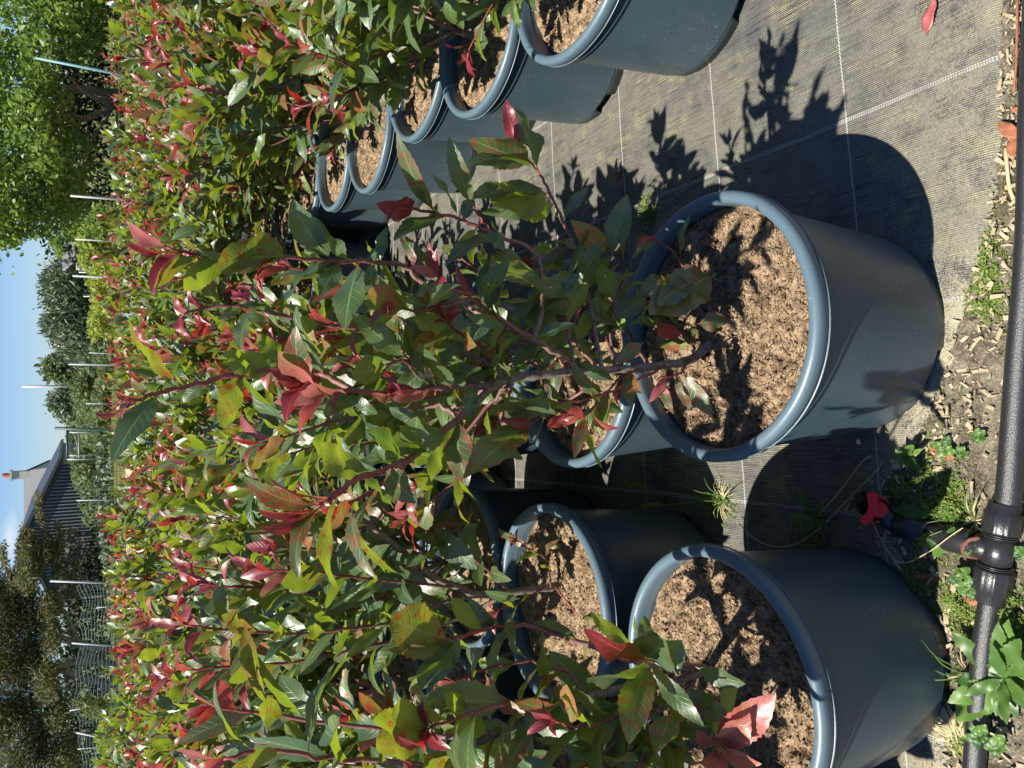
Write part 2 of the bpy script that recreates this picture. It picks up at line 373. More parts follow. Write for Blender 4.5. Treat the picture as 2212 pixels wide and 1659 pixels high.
# fine earth along the near edge, really bumpy
def ez(x, y):
    n = noise.fractal(Vector((x*38, y*38, 0)), 1.0, 2.0, 4) * .006 + noise.noise(Vector((x*9, y*9, 3))) * .006
    e = min(1, max(0, (y - .38) / .08)) * min(1, max(0, (x + 1.15) / .1)) * min(1, max(0, (1.15 - x) / .1))
    k = max(0., min(1, (np.interp(x, ex, ey) + .03 - y) / .03))
    return .003 + (n + .009) * e * k
V, F = grid_mesh(-1.2, 1.2, .35, 1.14, 420, 150, ez); mb = MB(); mb.add(V, F)
tag(mb.build('soil_strip', M['soil']), kind='structure')
xs = np.linspace(-6, 6, 620); V = []; rows = np.concatenate([np.linspace(0, .5, 26)**1.0, np.linspace(.56, 10.5, 90)])
for j, r in enumerate(rows):
    for x in xs:
        e = np.interp(x, ex, ey) + .012 * noise.noise(Vector((x*22, 1, 0))) + .006 * noise.noise(Vector((x*90, 1, 5)))
        y = e + r; z = .019 + .0030 * noise.noise(Vector((x*4, y*4, 0))) + .0015 * noise.noise(Vector((x*15, y*15, 0)))
        if abs(x) > 1.19: z = max(z, .012)
        if j == 0: z -= .012
        elif j == 1: z += .001
        V.append((x, y, z - .010 if y > 1.15 else z - .010 * min(1, max(0, r / .3))))
nx = len(xs); F = [(j*nx+i, j*nx+i+1, (j+1)*nx+i+1, (j+1)*nx+i) for j in range(len(rows)-1) for i in range(nx-1)]
mb = MB(); mb.add(V, F); tag(mb.build('weed_fabric', M['fabric']), kind='structure')
FZ = .010
# sandy track far behind the bed
for k, (xa, xb, ya, yb) in enumerate([(-14, 40, 20.5, 26.0)]):
    mb = MB(); V, F = grid_mesh(xa, xb, ya, yb, 90, 8, lambda x, y: .03)
    V = [(x, y + .5 * math.sin(x * .5) + .3 * math.sin(x * 1.7), z) for x, y, z in V]
    mb.add(V, F); tag(mb.build('sand_track', M['sand']), kind='structure')

# ------------------------------------------------------------------ pots
def rtwist(p, th, r, z):
    return [p[0] * (1 + .004 * math.sin(2*th)), p[1] * (1 - .004 * math.sin(2*th)), p[2] + .0012 * math.sin(3*th)]
def make_pot_meshes():
    w = MB(); S = 144
    notch = [(i * S // 4 + 7, i * S // 4 + 16) for i in range(4)]
    def nf(p, th, r, z):
        k = int(round(th / (2 * math.pi) * S)) % S
        if z < .005 and r > .19 and any(a <= k <= b_ for a, b_ in notch):
            e = .028 if any(a + 1 <= k <= b_ - 1 for a, b_ in notch) else .0
            p = [p[0] * (1 + e * .03), p[1] * (1 + e * .03), p[2] + e]
        return p
    prof = [(.150, .001), (.176, .001), (.178, .029), (.198, .029), (.1985, 0.0), (.2015, 0.0), (.2045, .030), (.2052, .0335), (.2062, .0345), (.2068, .036), (.2064, .038)]
    prof += [(.2066 + (.2335 - .2066) * t, .040 + (.386 - .040) * t) for t in np.linspace(0, 1, 10)]
    prof += [(.229, .392), (.226, .38), (.21, .16), (.02, .15)]
    lathe(w, prof, S, fn=nf); f0 = w.v[0]
    wall = w.mesh('pot', M['pot'])
    r = MB(); pr = [(.2285, .383), (.2325, .3805)]
    for a in np.linspace(-80, 170, 15):                         # rolled lip
        pr.append((.2385 + .0118 * math.cos(rad(a)), .4085 + .0112 * math.sin(rad(a)) if a > 0 else .4045 + .019 * math.sin(rad(a))))
    pr += [(.2262, .400), (.2255, .383)]
    lathe(r, pr, 144, fn=rtwist)
    # thin moulding flash under the lip
    lathe(r, [(.2480, .3900), (.2503, .3892), (.2505, .3886), (.2480, .3882)], 144, fn=rtwist)
    return wall, r.mesh('rim', M['rim'])
POT, RIM = make_pot_meshes()
def make_soil(seed, level, n=90, R=.2262, fib=900):
    rr = random.Random(seed); mb = MB(); V = []; F = []; na = int(n * 1.7)
    off = Vector((seed * 3.1, seed * 1.7, 0))
    def hz(x, y):
        p = Vector((x, y, 0)) + off
        h = noise.noise(p * 9) * .010 + noise.noise(p * 24) * .007 + noise.noise(p * 60) * .0045 + noise.noise(p * 150) * .0045
        c = noise.noise(p * 38 + Vector((9, 9, 9)))
        if c < -.22: h += (c + .22) * .05
        return h
    V.append((0, 0, level + hz(0, 0)))
    for i in range(1, n + 1):
        r = R * i / n
        for k in range(na):
            th = 2 * math.pi * (k + .5 * (i % 2)) / na; x, y = r * math.cos(th), r * math.sin(th)
            e = max(0, (r - R + .02) / .02)
            V.append((x, y, level + hz(x, y) * (1 - .5 * e) - .008 * e * e))
    for k in range(na): F.append((0, 1 + k, 1 + (k + 1) % na))
    for i in range(n - 1):
        a, b_ = 1 + i * na, 1 + (i + 1) * na
        for k in range(na): F.append((a + k, b_ + k, b_ + (k + 1) % na, a + (k + 1) % na))
    mb.add(V, F)
    for i in range(fib):                                           # peat fibres and crumbs
        r = (R - .012) * math.sqrt(rr.random()); th = rr.random() * 6.283; x, y = r * math.cos(th), r * math.sin(th); z = level + hz(x, y)
        if rr.random() < .6:
            a = rr.random() * 6.283; L = rr.uniform(.004, .016); d = np.array([math.cos(a), math.sin(a), rr.uniform(-.2, .7)]) * L
            p0 = np.array([x, y, z]); mid = p0 + d * .5 + np.array([0, 0, rr.uniform(.0, .004)])
            tube(mb, [p0, mid, p0 + d], rr.uniform(.0004, .0010), 3)
        else:
            s = rr.uniform(.002, .0065); R3 = np.linalg.qr(np.random.RandomState(i).randn(3, 3))[0]
            box(mb, (x, y, z + s * .2), (s, s * .8, s * .6), R=R3)
    return mb.mesh('soil', M['peat'])

# ------------------------------------------------------------------ leaves
class Leaves(MB):
    def leaf(s, base, axis, normal, L, W, bend=.6, fold=.25, wave=.0, twist=0., red=0., rnd=.5, mot=0., res=2, ph=0., pet=.10, serr=.0):
        nr, nc = {0: (4, 3), 1: (7, 3), 2: (12, 5), 3: (24, 5)}[res]
        t = np.linspace(0, 1, nr + 1)
        x = np.clip((t - pet) / (1 - pet), 0, 1)
        wd = (np.sin(math.pi * x ** .92) ** .75) * (1 - .22 * (x - .5)) * W / 2
        wd = np.where(x > .88, np.minimum(wd, W / 2 * (1 - x) / .12 * .58), wd)
        wd = np.maximum(wd, np.where(t < pet + .02, .0011, .0004) if res > 0 else .0012)
        wd[-1] = .0003
        d = nrm(axis); nn = np.asarray(normal, float); nn = nrm(nn - d * nn.dot(d)); bb = np.cross(nn, d)
        th = bend * t ** 1.3
        dl = L / nr; px = np.concatenate([[0], np.cumsum(np.cos((th[1:] + th[:-1]) / 2)) * dl]); pz = np.concatenate([[0], np.cumsum(-np.sin((th[1:] + th[:-1]) / 2)) * dl])
        tw = twist * t; cols = np.linspace(-1, 1, nc)
        V = np.zeros((nr + 1, nc, 3)); UV = np.zeros((nr + 1, nc, 2))
        ser = 1 + serr * (np.arange(nr + 1) % 2 * 2 - 1)
        for j, c in enumerate(cols):
            cu = c * wd * (ser if abs(c) == 1 else 1)
            lift = np.abs(cu) * math.tan(fold) * (1 - .35 * abs(c)) + wave * wd * abs(c) * np.sin(t * 13 + ph + (2.1 if c > 0 else 0)) * .8
            side = cu * np.cos(tw) - lift * np.sin(tw); up = cu * np.sin(tw) + lift * np.cos(tw)
            nx, nz = np.sin(th), np.cos(th)
            V[:, j] = np.asarray(base) + np.outer(px + up * nx, d) + np.outer(pz + up * nz, nn) + np.outer(side, bb)
            UV[:, j, 0] = t; UV[:, j, 1] = c
        F = s._faces(nr, nc)
        s.add(V.reshape(-1, 3), F, UV.reshape(-1, 2), (red, rnd, mot, 1))
    _fc = {}
    def _faces(s, nr, nc):
        if (nr, nc) not in s._fc:
            s._fc[(nr, nc)] = [(i*nc+j, (i+1)*nc+j, (i+1)*nc+j+1, i*nc+j+1) for i in range(nr) for j in range(nc-1)]
        return s._fc[(nr, nc)]

def leaf_on_shoot(gl, rl, p, T, az, frac, rr, res, size=1., redshoot=True, young=0.):
    """one leaf springing from a shoot at p; frac 1 = tip"""
    a = np.array([0, 0, 1.]) if abs(T[2]) < .95 else np.array([1., 0, 0])
    e1 = nrm(np.cross(a, T)); e2 = np.cross(T, e1); rad_ = math.cos(az) * e1 + math.sin(az) * e2
    ang = rr.uniform(.50, 1.10) * (1 - .50 * frac ** 3)
    ax = nrm(T * math.cos(ang) + rad_ * math.sin(ang) + np.array([0, 0, rr.uniform(-.15, .2)]))
    nn = T * math.sin(ang) - rad_ * math.cos(ang) * .7 + np.array([rr.gauss(0, .3), rr.gauss(0, .3), .45])
    tip = frac > .90
    L = rr.uniform(.085, .128) * size * (1 - .42 * max(0, frac - .8) / .2) * (.8 + .2 * min(1, frac * 3)); W = L * rr.uniform(.27, .41)
    red = mot = 0.
    if redshoot and tip: red = rr.uniform(.55, 1.); W *= .8; yr = rr.uniform(.0, .7)
    elif redshoot and frac > .72: red = rr.choice([0, 0, .12, .25, .5]) * rr.uniform(.7, 1.); mot = rr.uniform(0, .7)
    elif rr.random() < .05: red = rr.uniform(.05, .3); mot = rr.uniform(.3, 1)
    elif rr.random() < .3: mot = rr.uniform(.1, .6)
    rnd = min(1, max(0, rr.gauss(.30 + .45 * frac, .22))) if red < .5 else rr.uniform(0, .7)
    (rl if red > .5 else gl).leaf(p, ax, nn, L, W, rr.uniform(-.2, 1.2) + (.6 if red > .6 else 0), rr.uniform(.1, .6), rr.uniform(0, .4), rr.gauss(0, .5), red, rnd, mot, res, rr.random() * 6, rr.uniform(.09, .15), .045 if res >= 2 else 0)

def dress(gl, rl, pts, rr, res, start=.2, gap=.024, size=1., redshoot=True):
    pts = np.asarray(pts); seg = np.linalg.norm(np.diff(pts, axis=0), axis=1); cum = np.concatenate([[0], np.cumsum(seg)]); L = cum[-1]
    s = L * start; az = rr.random() * 6.28
    while s < L:
        fr = s / L; i = min(len(seg) - 1, int(np.searchsorted(cum, s) - 1)); i = max(i, 0)
        p = pts[i] + (pts[i+1] - pts[i]) * ((s - cum[i]) / max(seg[i], 1e-9)); T = nrm(pts[i+1] - pts[i])
        if rr.random() < .9: leaf_on_shoot(gl, rl, p, T, az, fr, rr, res, size, redshoot)
        az += 2.4 + rr.gauss(0, .25); s += gap * rr.uniform(.6, 1.4) * (1 - .45 * fr)
    T = nrm(pts[-1] - pts[-2])
    for k in range(3): leaf_on_shoot(gl, rl, pts[-1], T, az + k * 2.1, 1., rr, res, size * .8, redshoot)

def stem_tube(st, pts, r0, r1, red0, red1, sides=6):
    n = len(pts); st_c = [(min(1, max(0, red0 + (red1 - red0) * i / (n - 1))), .5, 0, 1) for i in range(n)]
    tube(st, pts, [r0 + (r1 - r0) * (i / (n - 1)) for i in range(n)], sides, cols=st_c)

def grow(seed, res, height=.73, spread=.30, base=(0, 0, .37), nl=None, size=1., low=6):
    rr = random.Random(seed); st, gl, rl = MB(), Leaves(), Leaves(); base = np.array(base, float)
    k = 8 if res >= 2 else (6 if res == 1 else 4)
    fork = base + np.array([rr.gauss(0, .02), rr.gauss(0, .02), rr.uniform(.05, .15)])
    stem_tube(st, spline([base, (base + fork) / 2 + np.array([rr.gauss(0, .006), rr.gauss(0, .006), 0]), fork], 3), .0085, .0065, 0, .05, k)
    nl = nl or rr.choice([5, 6, 6, 7])
    for i in range(nl):
        a = 6.283 * i / nl + rr.gauss(0, .3); out = np.array([math.cos(a), math.sin(a), 0])
        H = height * rr.uniform(.72, 1.05); S = spread * rr.uniform(.35, 1.0)
        pts = [fork, fork + out * S * .35 + np.array([rr.gauss(0, .02), rr.gauss(0, .02), H * .3]), fork + out * S * .7 + np.array([rr.gauss(0, .03), rr.gauss(0, .03), H * .62]),
               fork + out * S * .95 + np.array([rr.gauss(0, .035), rr.gauss(0, .035), H - .1])]
        sp = spline(pts, 5); stem_tube(st, sp, .0055, .0016, .1, 1., k)
        dress(gl, rl, sp, rr, res, .22, .026, size, rr.random() < .55)
        for j in range(rr.choice([2, 3, 3, 4])):
            q = rr.uniform(.12, .72); p0 = sp[int(q * (len(sp) - 1))]
            a2 = a + rr.uniform(-1.7, 1.7); o2 = np.array([math.cos(a2), math.sin(a2), 0]); L = rr.uniform(.16, .36) * (1.1 - q * .5)
            sp2 = spline([p0, p0 + o2 * L * .38 + np.array([0, 0, L * .42]), p0 + o2 * L * .62 + np.array([rr.gauss(0, .015), rr.gauss(0, .015), L * .95])], 4)
            stem_tube(st, sp2, .0032, .0013, .4, 1., max(4, k - 2)); dress(gl, rl, sp2, rr, res, .1, .024, size, rr.random() < .36)
    for j in range(low):                                              # a few low twigs
        a2 = rr.random() * 6.283; o2 = np.array([math.cos(a2), math.sin(a2), 0]); L = rr.uniform(.12, .22) if low < 7 else rr.uniform(.13, .27)
        sp2 = spline([fork - np.array([0, 0, .02]), fork + o2 * L * .5 + np.array([0, 0, L * .3]), fork + o2 * L + np.array([0, 0, L * .5])], 4)
        stem_tube(st, sp2, .003, .0013, .4, 1., max(4, k - 2)); dress(gl, rl, sp2, rr, res, .3, .03, size * .85, rr.random() < .4)
    return st.mesh('stem', M['stem']), gl.mesh('green_leaves', M['leaf']), rl.mesh('red_leaves', M['leaf'])

def potted(loc, meshes, soil, label, group, rot=0., prot=0., tilt=(0, 0), zs=1.):
    t = thing('potted_shrub', (loc[0], loc[1], FZ - .0005), label, 'potted shrub', group)
    p = link('pot', POT, t); p.rotation_euler = (0, 0, prot); link('rim', RIM, p)
    s = link('soil', soil, t); s.rotation_euler = (0, 0, prot * 1.7)
    for n, me in zip(('stem', 'green_leaves', 'red_leaves'), meshes):
        o = link(n, me, t); o.rotation_euler = (tilt[0], tilt[1], rot); o.scale = (1, 1, zs); o.location.z = .37 * (1 - zs)
    return t
# ------------------------------------------------------------------ hand-built shrubs (nearest pots)
VIEW = nrm([0, -.85, .55]); HALF = nrm(np.array(SUN) + VIEW)
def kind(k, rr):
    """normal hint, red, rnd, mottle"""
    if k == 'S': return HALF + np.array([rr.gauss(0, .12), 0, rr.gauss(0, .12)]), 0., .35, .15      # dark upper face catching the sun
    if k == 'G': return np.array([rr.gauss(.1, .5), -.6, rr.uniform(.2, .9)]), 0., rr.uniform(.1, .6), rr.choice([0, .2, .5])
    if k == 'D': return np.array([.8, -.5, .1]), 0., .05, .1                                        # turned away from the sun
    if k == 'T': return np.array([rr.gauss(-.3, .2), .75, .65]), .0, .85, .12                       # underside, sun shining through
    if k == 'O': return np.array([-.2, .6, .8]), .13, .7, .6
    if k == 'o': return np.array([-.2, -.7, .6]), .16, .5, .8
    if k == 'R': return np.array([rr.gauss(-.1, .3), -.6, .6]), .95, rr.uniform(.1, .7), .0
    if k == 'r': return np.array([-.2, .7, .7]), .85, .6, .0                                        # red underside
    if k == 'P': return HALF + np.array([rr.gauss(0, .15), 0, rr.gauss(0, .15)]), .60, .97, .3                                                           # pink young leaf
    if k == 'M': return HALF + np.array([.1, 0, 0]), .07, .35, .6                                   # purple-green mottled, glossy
class Hero:
    def __init__(s, loc, Y, seed):
        s.loc = np.array([loc[0], loc[1], FZ]); s.Y = Y; s.rr = random.Random(seed); s.st, s.gl, s.rl = MB(), Leaves(), Leaves()
        s.occ = []
    def pt(s, ox, oy, dy=0.): return P(ox, oy, s.Y + dy) - s.loc
    def branch(s, pts, r0, r1, red0=.1, red1=1., auto=None, size=1., gap=.03, redshoot=True, first=None):
        w = [s.pt(*p) for p in pts]
        if first is not None: w[0] = np.array(first, float)
        sp = spline(w, 5)
        sp = [q + np.array([s.rr.gauss(0, .0012), s.rr.gauss(0, .0012), s.rr.gauss(0, .0012)]) for q in sp]
        stem_tube(s.st, sp, r0, r1, red0, red1, 8)
        if auto is not None: dress(s.gl, s.rl, sp, s.rr, 2, auto, gap, size, redshoot)
        return sp
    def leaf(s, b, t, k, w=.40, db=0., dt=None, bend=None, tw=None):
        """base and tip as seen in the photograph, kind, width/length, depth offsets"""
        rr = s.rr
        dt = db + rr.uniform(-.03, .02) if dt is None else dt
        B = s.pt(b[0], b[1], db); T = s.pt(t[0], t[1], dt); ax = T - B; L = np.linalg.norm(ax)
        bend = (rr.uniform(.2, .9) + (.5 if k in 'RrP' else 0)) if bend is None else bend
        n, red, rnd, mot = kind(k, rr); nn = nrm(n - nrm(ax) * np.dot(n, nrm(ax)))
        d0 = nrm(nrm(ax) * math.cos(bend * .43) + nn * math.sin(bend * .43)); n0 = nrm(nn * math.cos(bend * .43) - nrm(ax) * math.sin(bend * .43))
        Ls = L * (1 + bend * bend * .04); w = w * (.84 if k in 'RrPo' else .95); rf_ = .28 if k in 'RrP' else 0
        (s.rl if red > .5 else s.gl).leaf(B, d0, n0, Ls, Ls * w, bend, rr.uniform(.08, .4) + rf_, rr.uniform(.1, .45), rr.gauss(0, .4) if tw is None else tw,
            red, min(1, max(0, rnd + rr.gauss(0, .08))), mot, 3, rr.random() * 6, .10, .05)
    def done(s): return s.st.mesh('stem', M['stem']), s.gl.mesh('green_leaves', M['leaf']), s.rl.mesh('red_leaves', M['leaf'])

def hero_A():
    h = Hero((.105, 1.104), 1.115, 3)
    base = G(1545, 735, .385) - h.loc
    main = h.branch([(1545, 735, .02), (1500, 770, .01), (1460, 785), (1400, 792), (1290, 799), (1180, 808), (1110, 818), (1062, 832)], .0088, .0066, 0, .02, first=base)
    B = h.branch
    b1 = B([(1246, 796), (1211, 769, -.02), (1153, 733, -.04), (1096, 701, -.06), (1060, 676, -.07), (1017, 644, -.09), (974, 622, -.1), (945, 600, -.11)], .0050, .0022, .1, 1, .35, .9, .04)
    b2 = B([(1085, 826), (1071, 790), (1042, 750, -.03), (1014, 737, -.05), (967, 697, -.08)], .0050, .0022, .1, 1., .3, .9, .035)
    b3 = B([(1082, 823), (1035, 862, -.02), (989, 905, -.05), (946, 941, -.09), (903, 977, -.12), (856, 1005, -.16), (810, 1021, -.19), (760, 1040, -.22), (713, 1075, -.24), (690, 1090, -.25)], .0062, .0030, .1, 1)
    b3b = B([(903, 977, -.12), (860, 1020, -.13), (810, 1055, -.14), (746, 1092, -.15)], .0036, .0022, .6, 1, .4, .9, .04)
    b4 = B([(1062, 832), (1020, 836, -.01), (978, 833, -.03), (945, 836, -.05), (874, 848, -.08), (820, 850, -.1), (760, 846, -.12), (704, 844, -.13), (672, 838, -.14)], .0060, .0026, .1, 1)
    b5 = B([(760, 846, -.12), (710, 815, -.1), (665, 801, -.1), (574, 800, -.12), (476, 818, -.13), (410, 834, -.14), (356, 847, -.15), (307, 860, -.16), (262, 880, -.16)], .0042, .0018, .5, 1)
    b6 = B([(1140, 728, -.03), (1040, 680, .02), (960, 630, .04), (903, 604, .04), (870, 575, .03), (806, 565, .02), (720, 564, 0), (616, 556, -.02), (499, 548, -.03), (411, 546, -.04), (360, 535, -.05)], .0048, .0018, .2, 1)
    b7 = B([(1100, 812), (1040, 780, .05), (960, 755, .08), (880, 735, .1), (774, 712, .1), (702, 700, .09), (607, 681, .08), (558, 668, .08), (509, 662, .07), (444, 665, .07), (395, 680, .06)], .0048, .0016, .1, .9)
    b8 = B([(1300, 799), (1285, 720, .04), (1268, 640, .08), (1250, 570, .1), (1235, 533, .1), (1215, 475, .1), (1180, 403, .1), (1157, 362, .1), (1120, 325, .1)], .0045, .0018, .1, 1)
    b9 = B([(1153, 733, -.04), (1170, 660, 0), (1170, 590, .02), (1146, 539, .03), (1088, 515, .03), (1051, 498, .03), (1003, 477, .02), (941, 460, .01), (893, 451, 0), (860, 450, 0)], .0045, .0020, .2, 1)
    b9b = B([(1051, 496, .03), (1038, 470, .02), (1023, 448, .01)], .0022, .0018, 1, 1)
    b10 = B([(1530, 720, .02), (1500, 640, .04), (1480, 590, .05), (1458, 550, .05), (1415, 518, .04), (1385, 508, .04)], .0030, .0016, .4, 1, first=base + np.array([.01, 0, .01]))
    b11 = B([(1420, 795), (1357, 805, -.01), (1307, 851, -.03), (1264, 898, -.05)], .0026, .0016, .7, 1, .35, .75, .035)
    b12 = B([(1450, 788), (1415, 801, -.02), (1336, 840, -.04), (1280, 858, -.06), (1214, 873, -.08), (1146, 914, -.1)], .0028, .0016, .7, 1)
    b13 = B([(1500, 765), (1475, 800, -.04), (1455, 812, -.07), (1420, 818, -.08)], .0022, .0014, .8, 1)
    b14 = B([(1240, 800), (1225, 700, .06), (1222, 640, .08), (1210, 590, .08), (1160, 575, .08)], .0032, .0016, .3, 1, .25, .95, .026)
    b15 = B([(989, 905, -.05), (960, 880, -.02), (900, 880, 0), (820, 900, .02), (740, 905, .02), (660, 930, .02), (560, 960, .02)], .0038, .0016, .3, 1, .3, .95, .030)
    b16 = B([(880, 735, .1), (840, 770, .09), (790, 790, .08), (735, 790, .07), (690, 770, .06)], .0028, .0015, .4, 1, .25, .9, .03)
    b17 = B([(1110, 815), (1080, 850, .05), (1040, 900, .08), (1000, 950, .10), (950, 1000, .1), (890, 1060, .08)], .0036, .0016, .3, 1, .3, .9, .032)
    b18 = B([(1096, 701, -.06), (1075, 730, -.02), (1040, 780, 0), (990, 800, .0), (940, 800, 0)], .0028, .0015, .4, 1, .3, .9, .035)
    b19 = B([(1330, 799), (1320, 720, .05), (1330, 650, .08), (1345, 590, .1), (1330, 500, .1)], .0030, .0015, .3, 1, .35, .85, .04)
    b20 = B([(1500, 765), (1490, 730, .07), (1465, 690, .11), (1430, 660, .14), (1390, 650, .14)], .0028, .0014, .3, 1, .2, .75, .028, redshoot=False)
    b21 = B([(974, 833, -.03), (930, 790, -.05), (880, 780, -.08), (820, 790, -.09), (780, 780, -.1)], .0030, .0015, .4, 1, .3, .9, .03)
    L = h.leaf
    # top of the long leader
    L((262, 880, ), (203, 890), 'R', .30, -.16, -.18); L((300, 862), (248, 845), 'r', .55, -.16); L((295, 865), (262, 905), 'R', .3, -.16)
    L((345, 850), (240, 1000), 'D', .38, -.15, -.20, .6); L((330, 838), (283, 815), 'o', .5, -.15, -.17, 1.6); L((400, 835), (275, 690), 'O', .20, -.14, -.2, .7, .3)
    L((440, 826), (395, 870), 'S', .5, -.13); L((452, 822), (500, 870), 'G', .5, -.13); L((530, 805), (480, 925), 'O', .40, -.12, -.17, .4); L((560, 800), (520, 760), 'T', .55, -.12); L((640, 802), (560, 720), 'T', .45, -.1)
    L((600, 801), (480, 765), 'T', .5, -.12, -.14); L((665, 805), (610, 700), 'D', .42, -.10); L((700, 812), (640, 660), 'S', .42, -.1, -.16, .5)
    # red leaves around the middle
    L((672, 838), (638, 705), 'o', .34, -.14, -.22, .9, .3); L((690, 842), (655, 775), 'R', .35, -.14); L((760, 846), (600, 760), 'P', .34, -.12, -.2, .7)
    L((668, 838), (580, 795), 'R', .38, -.14, -.17); L((700, 846), (615, 920), 'R', .30, -.13, -.2, 1.7, .3); L((715, 846), (660, 955), 'r', .24, -.13, -.18, 1.7)
    L((720, 844), (590, 870), 'P', .34, -.13); L((780, 848), (700, 900), 'D', .46, -.11); L((790, 850), (680, 880), 'S', .42, -.11); L((735, 846), (715, 905), 'P', .35, -.13)
    L((874, 848), (800, 850), 'P', .34, -.08, -.12, .4); L((880, 846), (846, 800), 'R', .3, -.08, -.12, 1.9); L((900, 842), (830, 830), 'R', .3, -.08); L((930, 838), (825, 845), 'P', .3, -.07, -.1)
    L((960, 834), (1040, 795), 'G', .42, -.05, -.1); L((990, 835), (985, 785), 'S', .62, -.04, -.08); L((975, 838), (903, 742), 'S', .36, -.05, -.14, .3); L((945, 840), (880, 700), 'M', .4, -.05, -.12)
    # upper right leader and its leaves
    L((360, 535), (277, 480), 'P', .46, -.05, -.08, .8); L((375, 540), (275, 520), 'R', .34, -.05, -.1, .6); L((400, 546), (330, 640), 'R', .30, -.04, -.08, 1.3); L((392, 545), (345, 590), 'O', .3, -.04)
    L((430, 547), (330, 625), 'O', .22, -.04, -.1, .9); L((500, 550), (395, 625), 'T', .30, -.03, -.1, .6); L((520, 550), (400, 530), 'S', .50, -.03, -.08); L((560, 553), (470, 560), 'S', .5, -.02, -.08, .3)
    L((616, 556), (535, 520), 'O', .45, -.02, -.06, 1.); L((622, 556), (468, 575), 'M', .52, -.02, -.10, .3); L((600, 558), (555, 590), 'R', .3, -.02, -.04); L((580, 552), (545, 505), 'R', .35, -.02)
    L((700, 562), (615, 650), 'S', .36, 0, -.06, .3); L((715, 562), (630, 430), 'S', .42, 0, -.06, .5); L((755, 563), (680, 470), 'S', .42, 0, -.05); L((775, 566), (745, 712), 'S', .48, .01, -.04, .25)
    L((735, 564), (690, 640), 'D', .42, 0); L((800, 566), (800, 640), 'D', .48, .01); L((815, 566), (790, 520), 'T', .45, .02); L((820, 567), (835, 490), 'S', .4, .02); L((850, 572), (880, 620), 'D', .3, .03)
    L((700, 560), (650, 545), 'T', .5, 0); L((790, 562), (835, 535), 'G', .5, .02); L((720, 566), (655, 600), 'D', .5, 0)
    # dark second leader
    L((395, 680), (410, 728), 'R', .42, .06, .03, 1.8); L((400, 680), (380, 640), 'R', .35, .06); L((440, 666), (405, 620), 'R', .32, .07); L((480, 662), (400, 590), 'G', .42, .07); L((520, 664), (470, 690), 'S', .4, .07)
    L((540, 668), (520, 760), 'G', .36, .08); L((560, 668), (545, 612), 'S', .5, .08); L((600, 680), (520, 660), 'D', .45, .08); L((640, 690), (655, 740), 'T', .7, .08); L((690, 698), (640, 705), 'T', .6, .08)
    # right-hand branch with red tip
    L((893, 451), (812, 440), 'R', .52, 0, -.04, .9); L((890, 450), (838, 478), 'R', .38, 0, -.03, 1.3); L((941, 462), (856, 287), 'M', .20, .01, -.06, .5, .2); L((955, 465), (905, 400), 'T', .42, .01, -.02, .7)
    L((965, 468), (850, 520), 'G', .34, .01, -.05, .4); L((990, 475), (930, 375), 'G', .3, .02); L((1000, 478), (1020, 425), 'D', .55, .02); L((1023, 448), (968, 295), 'G', .26, .01, -.04, .4)
    L((1085, 514), (960, 575), 'D', .28, .03, 0); L((1051, 497), (1090, 540), 'G', .5, .03); L((1030, 490), (990, 560), 'T', .34, .03); L((1110, 525), (1060, 475), 'T', .4, .03)
    # far right shoot over the fabric
    L((1120, 325), (1092, 214), 'R', .34, .10, .08, .9, .4); L((1125, 330), (1105, 250), 'G', .5, .10); L((1150, 352), (1012, 300), 'M', .40, .10, .06, .4); L((1158, 362), (1000, 360), 'G', .26, .1, .07, .8)
    L((1162, 370), (1110, 232), 'D', .45, .10, .12); L((1170, 385), (1108, 240), 'T', .25, .1, .1); L((1185, 408), (1012, 430), 'D', .38, .10, .08, .3); L((1190, 415), (1060, 438), 'T', .52, .10, .06, .2)
    L((1215, 475), (1270, 404), 'D', .30, .1); L((1205, 455), (1200, 470), 'G', .4, .1); L((1195, 425), (1040, 460), 'G', .36, .1, .14); L((1200, 438), (1130, 470), 'T', .4, .1); L((1230, 530), (1140, 610), 'D', .35, .1)
    # around the lower right
    L((1310, 545), (1232, 475), 'o', .42, .08, .04, .9); L((1320, 560), (1355, 420), 'G', .40, .08, .04, .4); L((1270, 560), (1195, 520), 'D', .55, .08); L((1180, 600), (1062, 590), 'S', .82, .04, -.02, .2)
    L((1260, 600), (1150, 640), 'S', .36, .04); L((1250, 620), (1300, 520), 'S', .40, .02, -.04); L((1230, 640), (1150, 700), 'D', .6, .02); L((1240, 660), (1130, 690), 'G', .4, .02)
    L((1160, 560), (1155, 530), 'R', .5, .08, .05); L((1375, 512), (1420, 505), 'r', .4, .04); L((1390, 510), (1372, 540), 'R', .35, .04); L((1415, 518), (1365, 560), 'D', .5, .04)
    L((1470, 560), (1490, 465), 'G', .32, .05, 0, .4); L((1500, 610), (1420, 660), 'D', .42, -.02, -.05); L((1540, 590), (1402, 680), 'M', .50, -.02, -.04, .2); L((1530, 610), (1550, 590), 'T', .5, -.02)
    L((1505, 700), (1572, 690), 'M', .62, -.02, -.04, .2); L((1480, 720), (1420, 690), 'r', .5, 0); L((1490, 740), (1430, 740), 'D', .5, 0); L((1450, 600), (1380, 640), 'G', .5, .05); L((1440, 700), (1360, 700), 'D', .42, .05)
    L((1400, 640), (1330, 690), 'D', .5, .08); L((1420, 670), (1480, 640), 'D', .4, .05); L((1350, 720), (1280, 690), 'D', .4, .06); L((1390, 740), (1330, 780), 'M', .45, -.02)
    # low red twigs in front of the soil
    L((1420, 818), (1452, 890), 'o', .34, -.08, -.10, .3); L((1455, 812), (1495, 888), 'o', .32, -.07, -.09, .3); L((1475, 802), (1538, 898), 'M', .36, -.05, -.07, .3); L((1440, 812), (1400, 870), 'R', .3, -.08)
